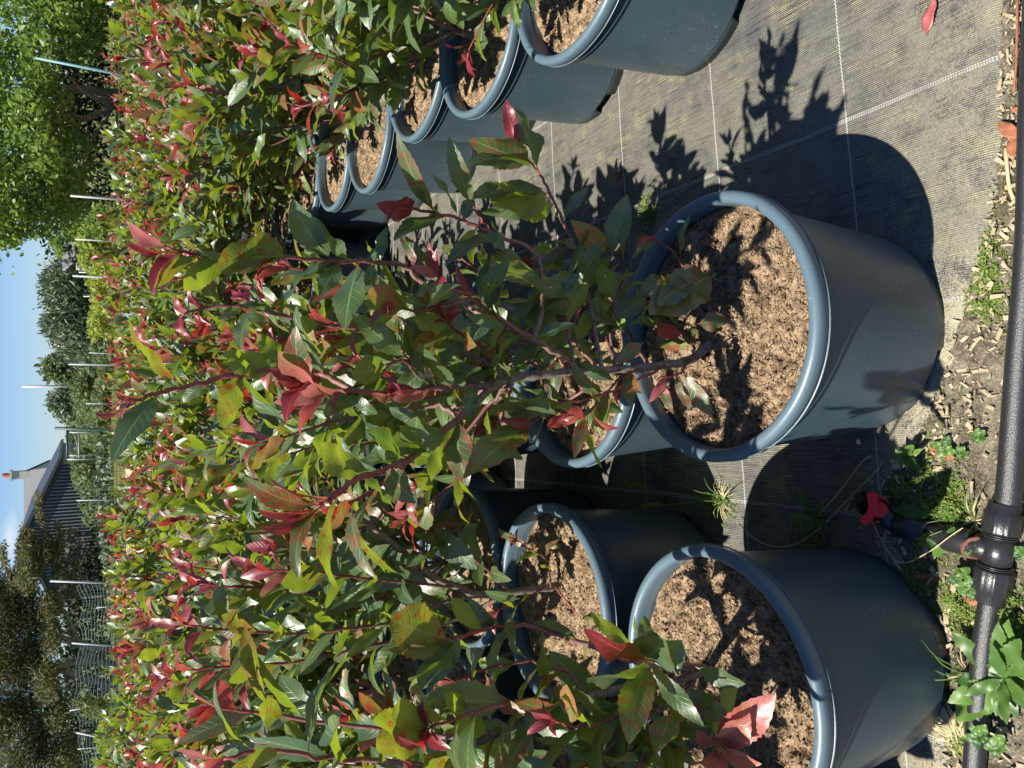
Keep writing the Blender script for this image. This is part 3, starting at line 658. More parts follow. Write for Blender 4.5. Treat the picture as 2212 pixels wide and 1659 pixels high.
    L((1350, 812), (1362, 878), 'G', .4, -.02); L((1336, 842), (1340, 880), 'r', .45, -.04, -.06); L((1300, 855), (1235, 790), 'M', .4, -.03); L((1264, 898), (1240, 990), 'o', .30, -.05, -.09, .3); L((1268, 895), (1300, 1012), 'T', .26, -.05, -.08, .4)
    L((1262, 900), (1215, 885), 'R', .34, -.05); L((1300, 856), (1280, 940), 'T', .3, -.03); L((1264, 898), (1180, 920), 'r', .34, -.05); L((1230, 872), (1100, 868), 'G', .5, -.06, -.14, .2); L((1146, 914), (1096, 972), 'R', .26, -.1, -.12, .4)
    L((1150, 912), (1080, 905), 'R', .30, -.1, -.12); L((1160, 905), (1070, 970), 'r', .2, -.1); L((1180, 905), (1100, 855), 'S', .6, -.08, -.16, .2); L((1200, 880), (1120, 838), 'D', .5, -.08)
    L((1146, 914), (1000, 1035), 'M', .34, -.1, -.16, .4); L((1130, 925), (1040, 1000), 'T', .35, -.1, -.1)
    # big left-hand limb
    L((690, 1090), (525, 1030), 'o', .30, -.25, -.30, .7, .2); L((685, 1092), (556, 1100), 'R', .36, -.25, -.31, .5); L((700, 1085), (560, 1140), 'R', .30, -.25, -.29, .8); L((720, 1072), (585, 1035), 'P', .26, -.24, -.3, .5)
    L((735, 1060), (730, 1280), 'O', .20, -.23, -.28, 1.1, .4); L((705, 1090), (645, 1255), 'M', .20, -.25, -.3, 1.6); L((760, 1092), (812, 1250), 'M', .26, -.15, -.22, .9, .3); L((750, 1092), (860, 1240), 'O', .22, -.15, -.2)
    L((810, 1021), (725, 1010), 'D', .45, -.19); L((830, 1012), (900, 1085), 'G', .5, -.18, -.24); L((860, 1003), (855, 1090), 'S', .42, -.16, -.2); L((905, 976), (900, 900), 'S', .45, -.12, -.2); L((940, 945), (905, 945), 'D', .52, -.1)
    L((960, 930), (830, 985), 'G', .4, -.09, -.15); L((985, 910), (930, 1040), 'T', .3, -.05, -.1); L((990, 905), (1010, 1050), 'M', .45, -.05, -.1); L((800, 1022), (690, 960), 'T', .45, -.19, -.22, .8); L((780, 1030), (850, 1100), 'D', .4, -.2)
    L((870, 998), (790, 930), 'D', .5, -.15); L((1000, 900), (980, 980), 'G', .45, -.05); L((820, 1018), (770, 1000), 'r', .35, -.18)
    # filler round the middle of the crown
    for (b, t, k, w) in [((960, 620), (860, 500), 'M', .26), ((945, 600), (925, 520), 'R', .3), ((974, 622), (900, 640), 'G', .5), ((1017, 644), (985, 575), 'R', .25), ((1040, 660), (1060, 560), 'D', .4), ((1060, 676), (1010, 760), 'D', .45),
        ((1000, 640), (920, 720), 'T', .5), ((967, 697), (955, 640), 'R', .36), ((975, 702), (890, 690), 'T', .45), ((985, 710), (870, 780), 'O', .34), ((1014, 737), (950, 790), 'D', .5), ((1042, 750), (1105, 820), 'D', .45),
        ((1096, 701), (1180, 640), 'D', .4), ((1110, 715), (1050, 640), 'S', .42), ((1153, 733), (1240, 700), 'D', .45), ((1160, 740), (1110, 790), 'D', .5), ((930, 900), (840, 880), 'G', .48), ((900, 880), (890, 800), 'D', .45), ((820, 900), (760, 850), 'S', .42),
        ((860, 890), (850, 960), 'T', .45), ((780, 905), (720, 880), 'D', .5), ((700, 915), (690, 980), 'S', .42), ((640, 935), (560, 900), 'O', .4), ((1190, 806), (1130, 760), 'D', .42), ((880, 735), (830, 650), 'M', .34), ((850, 728), (910, 640), 'O', .45), ((800, 716), (870, 640), 'T', .5),
        ((1210, 640), (1250, 590), 'D', .5), ((1020, 836), (1010, 900), 'D', .45)]:
        L(b, t, k, w, h.rr.uniform(-.1, .05))
    for k, pp in enumerate([[(1110, 818), (1080, 900, .10), (1030, 990, .15), (960, 1060, .18), (880, 1120, .18)], [(1062, 832), (1000, 870, .08), (900, 920, .14), (800, 950, .16), (690, 960, .16), (600, 990, .15)], [(978, 833, -.03), (930, 860, .02), (850, 860, .05), (760, 880, .07), (650, 880, .08)],
            [(1180, 808), (1130, 750, .1), (1080, 680, .16), (1040, 600, .2), (1000, 560, .2)], [(1071, 790), (1000, 760, .03), (900, 760, .05), (820, 740, .05), (760, 740, .05)], [(1290, 799), (1240, 740, .08), (1200, 690, .12), (1170, 640, .14)], [(1017, 644, -.09), (960, 660, -.08), (900, 670, -.09), (850, 660, -.1)],
            [(1330, 799), (1300, 700, .1), (1260, 620, .16), (1200, 570, .2)], [(1290, 799), (1250, 850, .08), (1180, 880, .12), (1100, 900, .14), (1030, 930, .15)], [(1180, 808), (1120, 770, .05), (1060, 740, .08), (1000, 690, .08), (930, 680, .08)],
            [(1062, 832), (980, 800, .08), (900, 810, .1), (820, 830, .1), (740, 840, .1)], [(1110, 818), (1060, 870, .02), (980, 960, .04), (900, 1000, .05), (820, 960, .06), (760, 960, .06)], [(1400, 792), (1360, 720, .12), (1300, 650, .16), (1260, 660, .18)]]):
        B(pp, .0034, .0015, .3, 1, .2, .95, .028, redshoot=k % 2 == 0)
    return h
hA = hero_A()
SOIL_A = make_soil(21, .386, 130, fib=5200); SOIL_D = make_soil(22, .386, 130, fib=4200)
potted((.105, 1.104), hA.done(), SOIL_A, 'foremost red-tipped shrub in the middle, its whole slate blue pot and long shadow in view', 'red-tipped shrubs in slate blue pots', 0, .70)

def hero_D():
    h = Hero((-.552, 1.095), 1.02, 5); B = h.branch; L = h.leaf
    base = G(1530, 1440, .385) - h.loc
    B([(1530, 1440), (1490, 1462), (1430, 1480, -.02), (1366, 1487, -.02), (1268, 1506, -.02), (1159, 1549, -.03), (1034, 1600, -.05), (925, 1659, -.07), (820, 1730, -.08)], .0085, .0052, 0, .05, .45, 1., .035, first=base)
    B([(1500, 1450), (1450, 1440, -.06), (1389, 1432, -.1), (1335, 1417, -.1), (1249, 1385, -.06), (1151, 1354, -.05), (1112, 1354, -.05), (1040, 1362, -.07), (975, 1381, -.09)], .0050, .0026, .0, 1., first=base)
    tipc = (1398, 1425)
    B([(1500, 1450), (1470, 1435, -.1), (1430, 1428, -.17), (1400, 1426, -.2)], .0032, .0022, .2, 1, first=base)
    for (t, k, w, db, dt) in [((1436, 1380), 'S', .80, -.2, -.26), ((1268, 1465), 'S', .40, -.2, -.26), ((1358, 1608), 'M', .34, -.2, -.28), ((1392, 1575), 'S', .22, -.2, -.25), ((1520, 1570), 'S', .26, -.2, -.27),
        ((1260, 1358), 'R', .24, -.2, -.25), ((1275, 1322), 'T', .22, -.2, -.2), ((1370, 1328), 'T', .36, -.2, -.18), ((1390, 1330), 'D', .4, -.2, -.16)]:
        L(tipc, t, k, w, db, dt, .3)
    L((1395, 1420), (1476, 1384), 'S', .86, -.2, -.26, .15)
    L((1500, 1440), (1610, 1478), 'S', .46, -.14, -.2, .3); L((1480, 1480), (1580, 1560), 'G', .4, -.1, -.14); L((1450, 1540), (1420, 1625), 'M', .56, -.16, -.2, .3)
    L((975, 1381), (843, 1338), 'O', .56, -.09, -.14, .3); L((985, 1385), (835, 1400), 'M', .30, -.09, -.12); L((985, 1380), (880, 1470), 'S', .42, -.09, -.13); L((1000, 1374), (905, 1490), 'D', .46, -.09, -.1)
    L((1075, 1356), (972, 1295), 'T', .26, -.05, -.1, .6); L((1080, 1352), (1030, 1300), 'S', .34, -.05); L((1085, 1356), (1110, 1378), 'G', .7, -.05, -.1); L((1088, 1360), (1060, 1440), 'S', .36, -.05, -.1); L((1070, 1358), (1010, 1290), 'G', .3, -.05)
    L((1250, 1385), (1150, 1345), 'D', .34, -.06); L((1170, 1358), (1180, 1420), 'S', .36, -.05)
    # pink whorl low on the left
    B([(1560, 1640), (1552, 1625, -.1), (1545, 1616, -.14)], .0022, .0018, 1, 1); c = (1545, 1614)
    for (t, k, w, dt) in [((1618, 1540), 'P', .46, -.22), ((1675, 1497), 'P', .42, -.24), ((1645, 1650), 'P', .44, -.22), ((1512, 1650), 'P', .55, -.2), ((1505, 1575), 'P', .4, -.16), ((1560, 1660), 'T', .5, -.18), ((1600, 1475), 'T', .5, -.1), ((1540, 1500), 'T', .46, -.08)]:
        L(c, t, k, w, -.14, dt, .3)
    B([(1366, 1487, -.02), (1340, 1540, -.06), (1300, 1560, -.1), (1240, 1570, -.12), (1200, 1560, -.13)], .0030, .0018, .2, 1, .2, .9, .03)
    B([(1430, 1480, -.02), (1420, 1530, -.04), (1380, 1600, -.08), (1340, 1650, -.1)], .0034, .0020, .1, .9, .3, .95, .03)
    B([(1159, 1549, -.03), (1110, 1520, -.06), (1050, 1530, -.09), (960, 1560, -.11), (930, 1570, -.12)], .0030, .0018, .4, 1, .2, 1., .03)
    L((930, 1572), (812, 1620), 'O', .5, -.12, -.16, .3); L((935, 1568), (805, 1560), 'O', .42, -.12, -.16); L((928, 1570), (858, 1590), 'R', .3, -.12, -.17); L((938, 1565), (850, 1525), 'T', .3, -.12, -.18); L((945, 1562), (880, 1510), 'R', .3, -.12)
    L((1240, 1500), (1110, 1512), 'o', .34, -.05, -.1); L((1230, 1505), (1190, 1575), 'S', .46, -.05, -.1); L((1180, 1538), (1110, 1600), 'D', .4, -.05); L((1100, 1570), (1040, 1560), 'G', .45, -.05); L((1060, 1590), (960, 1500), 'T', .3, -.05, -.12)
    B([(1268, 1506, -.02), (1220, 1450, 0), (1150, 1430, .02), (1060, 1440, .02), (980, 1470, .0)], .0030, .0018, .3, 1, .2, .95, .03)
    B([(1034, 1600, -.05), (960, 1590, -.02), (860, 1580, .02), (700, 1560, .04), (560, 1540, .05), (470, 1530, .05)], .0040, .0018, .2, 1, .25, 1., .03)
    B([(925, 1659, -.07), (800, 1640, -.06), (700, 1640, -.08), (600, 1620, -.1), (480, 1640, -.1)], .0036, .0018, .3, 1, .2, 1., .03)
    for k, pp in enumerate([[(1500, 1470), (1380, 1560, -.08), (1250, 1680, -.10), (1100, 1780, -.1), (900, 1850, -.1)], [(1500, 1470), (1420, 1600, -.12), (1300, 1750, -.18), (1150, 1850, -.2)], 
            [(1500, 1470), (1450, 1650, -.1), (1380, 1800, -.15), (1250, 1950, -.2)], [(1366, 1487), (1250, 1600, .02), (1120, 1660, .02), (960, 1690, .0), (800, 1700, .0)]]):
        B(pp, .0042, .0018, .1, 1, .22, 1.05, .022, redshoot=k % 2 == 0)
    return h
hD = hero_D()
potted((-.552, 1.095), hD.done(), SOIL_D, 'foremost red-tipped shrub of the left block, a whorl of pink leaves over its soil', 'red-tipped shrubs in slate blue pots', 0, 1.1)

def hero_E():
    h = Hero((-.549, 1.667), 1.66, 6); B = h.branch; L = h.leaf
    base = G(1205, 1265, .385) - h.loc
    B([(1205, 1265), (1140, 1275), (1038, 1284), (990, 1268, -.03), (936, 1245, -.06), (880, 1200, -.1), (830, 1160, -.14), (760, 1105, -.18), (716, 1075, -.2)], .0100, .0045, 0, .3, first=base)
    B([(1038, 1284), (960, 1300, .0), (880, 1300, .02), (780, 1290, .0), (660, 1280, -.03), (540, 1270, -.04), (430, 1262, -.05)], .0060, .0020, .1, 1, .15, 1.05, .026)
    B([(1100, 1280), (1000, 1330, .03), (900, 1370, .03), (780, 1400, 0), (640, 1430, 0), (500, 1440, -.03), (380, 1450, -.03)], .0056, .0020, .1, 1, .15, 1.05, .026)
    B([(936, 1245, -.06), (880, 1225, -.1), (800, 1215, -.12), (700, 1190, -.16), (600, 1180, -.2)], .0036, .0018, .4, 1, .2, 1., .026)
    B([(990, 1268, -.03), (900, 1262, -.1), (800, 1250, -.15), (680, 1235, -.2), (560, 1230, -.2)], .0036, .0018, .4, 1, .2, 1., .026)
    B([(1100, 1280), (1040, 1220, -.05), (960, 1170, -.1), (900, 1130, -.12)], .0034, .0018, .4, 1, .2, 1., .03)
    B([(960, 1300, 0), (860, 1340, -.05), (740, 1360, -.1), (620, 1370, -.1), (480, 1360, -.14), (400, 1350, -.15)], .0040, .0018, .3, 1, .15, 1.05, .026)
    B([(1190, 1268), (1180, 1210, -.05), (1140, 1185, -.06), (1120, 1170, -.06)], .0020, .0014, .6, 1, .4, .7, .035); L((1120, 1170), (1075, 1140), 'M', .4, -.06)
    B([(1200, 1268), (1240, 1320, -.05), (1280, 1370, -.1), (1300, 1400, -.12)], .0022, .0014, .8, 1, .4, .8, .03)
    B([(1180, 1268), (1120, 1300, -.05), (1070, 1320, -.06)], .0020, .0014, .8, 1, .4, .8, .03)
    L((930, 1130), (1030, 1230), 'S', .44, -.1, -.15, .3); L((1000, 1170), (985, 1235), 'D', .5, -.08)
    return h
hE = hero_E()
potted((-.549, 1.667), hE.done(), make_soil(23, .375, 100, fib=2600), 'second red-tipped shrub in the left block, grey stem leaning away over the next pot', 'red-tipped shrubs in slate blue pots', 0, 2.2)
mB = grow(501, 2, .86, .24, (0.02, -.02, .37), size=1.02)
potted((.049, 1.588), mB, make_soil(24, .372, 110, fib=3200), 'red-tipped shrub in the middle row directly behind the foremost pot', 'red-tipped shrubs in slate blue pots', 1.2, .2)

# ------------------------------------------------------------------ the bed of potted shrubs
SOILS = [make_soil(11, .388, 100, fib=2600), make_soil(12, .388, 100, fib=2600), make_soil(13, .368, 80, fib=1800), make_soil(14, .378, 60, fib=900)]
NEAR = [grow(100 + i, 2, .80, .36, size=1.18, low=7) for i in range(5)]
MIDV = [grow(200 + i, 1, .79, size=1.15) for i in range(6)]
FARV = [grow(300 + i, 0, .77, size=1.25) for i in range(5)]
ORD = ['first', 'second', 'third', 'fourth', 'fifth', 'sixth', 'seventh', 'eighth', 'ninth', 'tenth', 'eleventh', 'twelfth', 'thirteenth', 'fourteenth', 'fifteenth', 'sixteenth']
CNT = {('left', 0): 2, ('middle', 0): 1}
def place(col, row, x, y, side):
    rr = random.Random(int(x * 1000) * 31 + int(y * 1000) * 7 + 5)
    v = NEAR if y < 3.3 else (MIDV if y < 6.2 else FARV)
    me = v[rr.randrange(len(v))]
    soil = SOILS[2] if (side == 'right' and y < 2.7) else SOILS[rr.choice([1, 3])]
    CNT[(side, col)] = CNT.get((side, col), 0) + 1; k = ORD[CNT[(side, col)] - 1]
    lab = f'potted shrub, {k} from the front, {ORD[col]} column from the aisle in the {side} block'
    if side == 'middle': lab = f'red-tipped potted shrub, {k} from the front in the middle row behind the foremost pot'
    if side == 'infill': lab = f'red-tipped potted shrub, {k} from the front in the short row closing the far aisle'
    return potted((x + rr.gauss(0, .008), y + rr.gauss(0, .008)), me, soil, lab, 'red-tipped shrubs in slate blue pots', rr.random() * 6.283, rr.random() * 6.283, (rr.gauss(0, .03), rr.gauss(0, .03)), rr.uniform(.90, 1.08))

def finish_bed():
    for r in range(2):
        for c in range(1, 2): place(c, r, -.552 - .535, 1.12 + .56 * r, 'left')
    for r in range(2, 12):                                          # left block, its first pots are hand built
        x0 = -.552
        for c in range(6):
            x = x0 - .535 * c; y = 1.10 + .545 * r if r > 1 else 0
            if abs(x) < .49 * y * 1.0 + .45: place(c, r, x - (.0), y, 'left')
    for r in range(13):                                             # right block
        for c in range(6):
            x = 1.035 + .525 * c - .002 * r; y = 1.59 + .482 * r + (.02 if c % 2 else 0)
            if r == 2 and c == 0: x = 1.088
            if abs(x) < .49 * y + .5: place(c, r, x, y, 'right')
    for r in range(8):                                             # the gap between middle and right closes here
        place(0, r, .53, 4.05 + .48 * r, 'infill')
    for r in range(2, 13):                                          # middle row
        y = 1.60 + .475 * (r - 1); place(0, r, .049 - .04 * (r - 1) if r < 4 else -.05, y, 'middle')
finish_bed()
# ------------------------------------------------------------------ near details on the ground
def inset(mb, pts, th, o, e1, e2, n):
    """a plate with thickness from 2-D points in the plane o, e1, e2"""
    P2 = [np.array(o) + a * np.array(e1) + b * np.array(e2) for a, b in pts]; k = len(P2)
    V = P2 + [p + np.array(n) * th for p in P2]
    F = [tuple(range(k))[::-1], tuple(range(k, 2 * k))] + [(i, (i + 1) % k, k + (i + 1) % k, k + i) for i in range(k)]
    mb.add(V, F)

# irrigation pipe along the near edge
pz = .030
pl = [G(x, y, pz) for x, y in [(2270, -700), (2252, -300), (2240, 0), (2229, 256), (2221, 540), (2200, 796), (2180, 1060)]]
pipe = thing('irrigation_pipe', tuple(G(2150, 1200, 0)), 'black plastic watering pipe with a tee joint lying along the near edge of the fabric', 'pipe')
def rel(o, pts): return [np.array(p) - np.array(o.location) for p in pts]
tee0, tee1 = G(2172, 1085, pz), G(2138, 1300, pz)
tdir = nrm(tee1 - tee0)
mb = MB(); tube(mb, rel(pipe, spline(pl + [tee0], 8)), .0215, 28); mb.build('pipe_run', M['pipe'], pipe)
p2 = [G(2141, 1290, pz), G(2132, 1340, pz), G(2122, 1420, pz), G(2116, 1500, pz), G(2108, 1600, pz), G(2100, 1760, pz), G(2096, 2100, pz)]
mb = MB(); tube(mb, rel(pipe, spline(p2, 8)), .0190, 28); mb.build('pipe_run', M['pipe'], pipe)
L0 = np.linalg.norm(tee1 - tee0); o0 = tee0 - np.array(pipe.location)
def ribbed(th_n, amp):
    def f(p, th, r, z):
        k = 1 + (amp if (th / (2 * math.pi) * th_n) % 1 < .22 and r > .026 else 0); return [p[0] * k, p[1] * k, p[2]]
    return f
def nut(a, b, r, name='coupling_nut'):
    mb = MB(); d = b - a; l = np.linalg.norm(d)
    lathe(mb, [(.018, 0), (r * .82, .0), (r * .86, .002), (r * .90, l * .30), (r * 1.0, l * .34), (r * 1.02, l * .94), (r * .98, l), (.018, l)], 72, fn=ribbed(9, .055), axis=(a, d)); return mb.build(name, M['fitting'], pipe)
def ring(mb, c, d, r, w): lathe(mb, [(r * .8, -w), (r, -w), (r * 1.02, 0), (r, w), (r * .8, w)], 48, axis=(c, d))
A = lambda t: o0 + tdir * L0 * t
nut(A(.0), A(.30), .0300); nut(A(1.0), A(.66), .0300)
mb = MB(); tube(mb, [A(.30), A(.66)], .0255, 40); mb.build('tee_body', M['fitting'], pipe)
mb = MB()
pass
for t in (.315, .335, .625, .645): mb = MB(); ring(mb, A(t), tdir, .0290, .0012); mb.build('thread_ring', M['fitting'], pipe)
s0 = A(.48); s1 = G(1938, 1133, .040) - np.array(pipe.location); sd_ = nrm(s1 - s0); sl = np.linalg.norm(s1 - s0)
S_ = lambda t: s0 + (s1 - s0) * t
mb = MB(); tube(mb, [S_(0), S_(.28)], .0225, 40); tube(mb, [S_(.28), S_(.95)], .0165, 32); mb.build('tee_branch', M['fitting'], pipe)
nut(S_(.60), S_(.24), .0250); nut(S_(.66), S_(.98), .0240)
mb = MB()
for t in (.215, .235): mb = MB(); ring(mb, S_(t), sd_, .0245, .001); mb.build('thread_ring', M['fitting'], pipe)
# embossed maker's mark: three strokes in an oval on the nut, as in the photograph
em = MB(); mc = A(.80); upn = np.array([0, -.55, .84]); upn = nrm(upn - tdir * upn.dot(tdir)); sdn = np.cross(tdir, upn)
def onnut(a, b): th = b / .0305; return mc + tdir * a + (upn * math.cos(th) + sdn * math.sin(th)) * .0306
tube(em, [onnut(.0065 * math.cos(t), .0045 * math.sin(t)) for t in np.linspace(0, 6.283, 26)], .0004, 5)
for q in ([(-.003, -.002), (-.003, .002)], [(-.001, -.002), (-.001, .002), (.001, 0)], [(.0025, -.002), (.0025, .002)]): tube(em, [onnut(a, b) for a, b in q], .0004, 5)
em.build('embossed_mark', M['fitting'], pipe)

# red lever of the tap on the side branch
rz_ = .085; c0 = G(1872, 1100, rz_)
tap = thing('tap', (c0[0], c0[1], .0), 'black watering tap with a bright red lever lying beside the foremost left pot', 'tap')
c0l = np.array([0, 0, rz_]); e1 = nrm(np.cross(RT, [0, .35, .94])); e1 = RT; nrm_ = nrm([.05, -.45, .9]); e2 = nrm(np.cross(nrm_, e1))
def q2(ox, oy):                                                    # plane coordinates of a spot of the lever
    g = G(ox, oy, rz_) - c0; d = ray(ox, oy); o = np.array([0, 0, CH]); t = np.dot(c0 - o, nrm_) / np.dot(d, nrm_); w = o + d * t - c0; return (np.dot(w, e1), np.dot(w, e2))
Z = lambda x, y: q2(1836 + .19535 * x, 864 + .19535 * y)
bar = [Z(185, 1042), Z(200, 1025), Z(262, 1016), (Z(292, 1030)), Z(300, 1045), Z(312, 1170), Z(322, 1210), Z(285, 1260), Z(235, 1340), Z(205, 1370), Z(165, 1396), Z(140, 1388), Z(102, 1335), Z(105, 1312), Z(178, 1245), Z(203, 1180), Z(190, 1090)]
mb = MB(); inset(mb, bar, -.010, c0l, e1, e2, nrm_)
o = mb.build('lever', M['red'], tap, smooth=False); bv = o.modifiers.new('bevel', 'BEVEL'); bv.width = .0012; bv.segments = 3
disc_c = Z(312, 1215); disc = [(disc_c[0] + .0155 * math.cos(a), disc_c[1] + .0155 * math.sin(a)) for a in np.linspace(0, 6.283, 33)[:-1]]
mb = MB(); inset(mb, disc, -.006, c0l - nrm_ * .0095, e1, e2, nrm_)
for a, b in (((300, 1060), (400, 1100)), ((280, 1345), (318, 1360))):
    A_, B_ = Z(*a), Z(*b); pa = c0l + A_[0]*e1 + A_[1]*e2 - nrm_*.006; pb = c0l + B_[0]*e1 + B_[1]*e2 - nrm_*.006; tube(mb, [pa, pb], .0025, 6)
mb.build('lever_disc', M['red'], tap, smooth=False)
mb = MB(); vb = c0l + e1 * .006 - np.array([0, 0, .0])
lathe(mb, [(.004, .0), (.010, 0), (.010, .02), (.017, .022), (.017, .040)], 32, axis=(c0l - nrm_ * .052, nrm_))
v0, v1 = (s1 + np.array(pipe.location)) - np.array(tap.location), c0l - nrm_ * .050; vd = nrm(np.array([v1[0] - v0[0], v1[1] - v0[1], 0]))
tube(mb, [v0, v0 * .4 + v1 * .6, v1 + vd * .03], [.019, .021, .019], 28); mb.build('tap_body', M['fitting'], tap)

# rusty hook over the tee
hk = [G(3500/1.8517*0 + (3500 + .586*a)/1.8517, (2100 + .586*b)/1.8517, z) for a, b, z in ((712, 88, .05), (680, 92, .055), (640, 104, .058), (606, 140, .058), (600, 178, .052), (618, 205, .045), (655, 218, .04), (705, 222, .028))]
mb = MB(); tube(mb, spline([p - hk[-1] for p in hk], 5), .0036, 10)
o = mb.build('ground_hook', M['rust']); o.location = hk[-1]; tag(o, 'rusty bent iron hook pinning the pipe at its tee joint', 'hook')

# fallen leaves, sticks, straw
def single_leaf(name, b, t, L_w, mat, label, cat, z=.02, dz=.01, hint=(0, 0, 1), bend=.4, red=.9, rnd=.7, fold=.3, **kw):
    lv = Leaves(); B = G(*b, z); T = G(*t, z + dz); ax = T - B; L = np.linalg.norm(ax)
    lv.leaf((0, 0, 0), ax, hint, L, L * L_w, bend, fold, .25, .2, red, rnd, .1, 3, 1, .06, .04)
    o = lv.build(name, mat); o.location = B; sm = o.modifiers.new('thick', 'SOLIDIFY'); sm.thickness = .0005; return tag(o, label, cat, **kw)
single_leaf('fallen_leaf', (2022, -8), (1988, 88), .33, M['leaf'], 'fallen crimson leaf alone on the clean fabric', 'leaf', z=.026, dz=-.006, bend=.3, red=1., rnd=.95)
single_leaf('dry_leaf', (2205, 300), (2150, 262), .4, M['deadleaf'], 'curled brown leaf on the pipe edge nearest the clean fabric corner', 'leaf', z=.03, group=None)
single_leaf('dry_leaf', (2212, 238), (2180, 235), .4, M['deadleaf'], 'brown leaf curling against the pipe, below the long dry stick', 'leaf', z=.03)
single_leaf('dry_leaf', (2065, 1262), (2130, 1325), .3, M['deadleaf'], 'orange-brown dry leaf between the foremost left pot and the pipe', 'leaf', z=.02)
single_leaf('dry_leaf', (1962, 1268), (2020, 1245), .45, M['deadleaf'], 'rust brown dry leaf under the round-leaved seedling', 'leaf', z=.015)
single_leaf('dry_leaf', (2005, 960), (2055, 990), .6, M['deadleaf'], 'broad crumpled brown leaf on the wood chips', 'leaf', z=.015)
single_leaf('dry_leaf', (2040, 1540), (2090, 1560), .5, M['deadleaf'], 'pinkish dry leaf at the foot of the foremost left pot', 'leaf', z=.015)
single_leaf('dry_leaf', (2190, 285), (2182, 345), .35, M['deadleaf'], 'tan split leaf lying beside the pipe', 'leaf', z=.02)
def stick(pts, r, mat, label, z=.02, name='dry_stalk', cat='stalk'):
    w = [G(p[0], p[1], p[2] if len(p) > 2 else z) for p in pts]; mb = MB(); tube(mb, spline([p - w[0] for p in w], 5), r, 6); o = mb.build(name, mat); o.location = w[0]; return tag(o, label, cat)
stick([(2198, -20), (2196, 120), (2190, 200)], .0022, M['deadleaf'], 'long red-brown dry stem beside the pipe in the clean fabric corner', .03)
stick([(2172, 320), (2180, 400), (2190, 430)], .0035, M['straw'], 'short pale split stalk lying along the pipe', .02)
stick([(1590, 1125), (1640, 1170), (1700, 1180), (1760, 1150), (1850, 1060), (1900, 1010)], .0012, M['straw'], 'long dry curving stalk arching from the grass tuft to the red lever', .03)
stick([(1880, 1115), (1900, 1160), (1925, 1200), (1945, 1230)], .0015, M['straw'], 'thin dry stalk running out from under the red lever', .03)
stick([(1770, 1110), (1815, 1060), (1860, 1000), (1880, 985)], .0013, M['straw'], 'grey twig on the soil edge behind the red lever', .03)
stick([(1930, 1210), (1960, 1215), (2010, 1190), (2050, 1160), (2080, 1140)], .0010, M['straw'], 'pale straw crossing the side pipe', .07)
stick([(1715, 515), (1718, 560), (1730, 605)], .0008, M['straw'], 'wisp of dry grass in the shadow beside the foremost pot', .03)

# wood chips
rr = random.Random(31); ch = MB()
for i in range(2600):
    x = rr.uniform(-.95, .9); e = np.interp(x, ex, ey)
    y = e + rr.gauss(-.02, .05) if rr.random() < .75 else rr.uniform(.55, e + .03)
    if y > e + .08 or (x > .05 and y > e + .01): continue
    if abs(x + .552) < .27 and y > 1.095 - math.sqrt(max(0, .21**2 - (x + .552)**2)) - .0 and y < 1.3: continue
    s = .003 + .017 * rr.random() ** 3; R3 = np.array(Matrix.Rotation(rr.random() * 6.28, 3, 'Z') @ Matrix.Rotation(rr.gauss(0, .25), 3, 'X') @ Matrix.Rotation(rr.gauss(0, .2), 3, 'Y'))
    box(ch, (x, y, .014 + rr.random() * .008), (s, s * rr.uniform(.12, .45), s * rr.uniform(.06, .16)), R=R3); ch.v[-1] = ch.v[-1] + np.random.RandomState(i).uniform(-.16, .16, (8, 3)) * s * np.array([1, 1, .4])
tag(ch.build('wood_chips', M['chip'], smooth=False), kind='stuff')
cr = MB()
for i in range(2600):
    x = rr.uniform(-.95, .95); e = np.interp(x, ex, ey); y = e + rr.gauss(-.03, .06)
    if y > e + (.10 if x < .05 else .02): continue
    s = rr.uniform(.0012, .006); R3 = np.linalg.qr(np.random.RandomState(i).randn(3, 3))[0]; box(cr, (x, y, .010 + rr.random() * .005), (s, s * .8, s * .7), R=R3)
tag(cr.build('soil_crumbs', M['soil'], smooth=False), kind='stuff')

# moss and pearlwort cushions: tiny leaves nobody could count
def tuft(mb, c, r, n, seed, hgt=.02, ls=.006):
    rr = random.Random(seed)
    for i in range(n):
        q = abs(rr.gauss(0, .75)); a = rr.random() * 6.28
        if noise.noise(Vector((c[0] * 3 + q * math.cos(a) * 2.2, c[1] * 3 + q * math.sin(a) * 2.2, seed))) < -.05: continue
        p = np.array([c[0] + r[0] * q * math.cos(a), c[1] + r[1] * q * math.sin(a), .010])
        hh = hgt * rr.uniform(.3, 1.1) * max(.15, 1 - q * .7); d = np.array([rr.gauss(0, .5), rr.gauss(0, .5), 1.]); tip = p + nrm(d) * hh
        for k in range(3):
            b = rr.random() * 6.28; L = ls * rr.uniform(.5, 1.3); s = p + (tip - p) * rr.uniform(.3, 1); u_ = np.array([math.cos(b), math.sin(b), rr.uniform(.1, .9)]) * L; w = np.array([-math.sin(b), math.cos(b), 0]) * L * .22
            cc = (rr.choice([0, 0, 0, .3]), rr.random(), 0, 1)
            mb.add([s, s + u_ * .5 + w, s + u_, s + u_ * .5 - w], [(0, 1, 2, 3)], None, cc)
mo = MB()
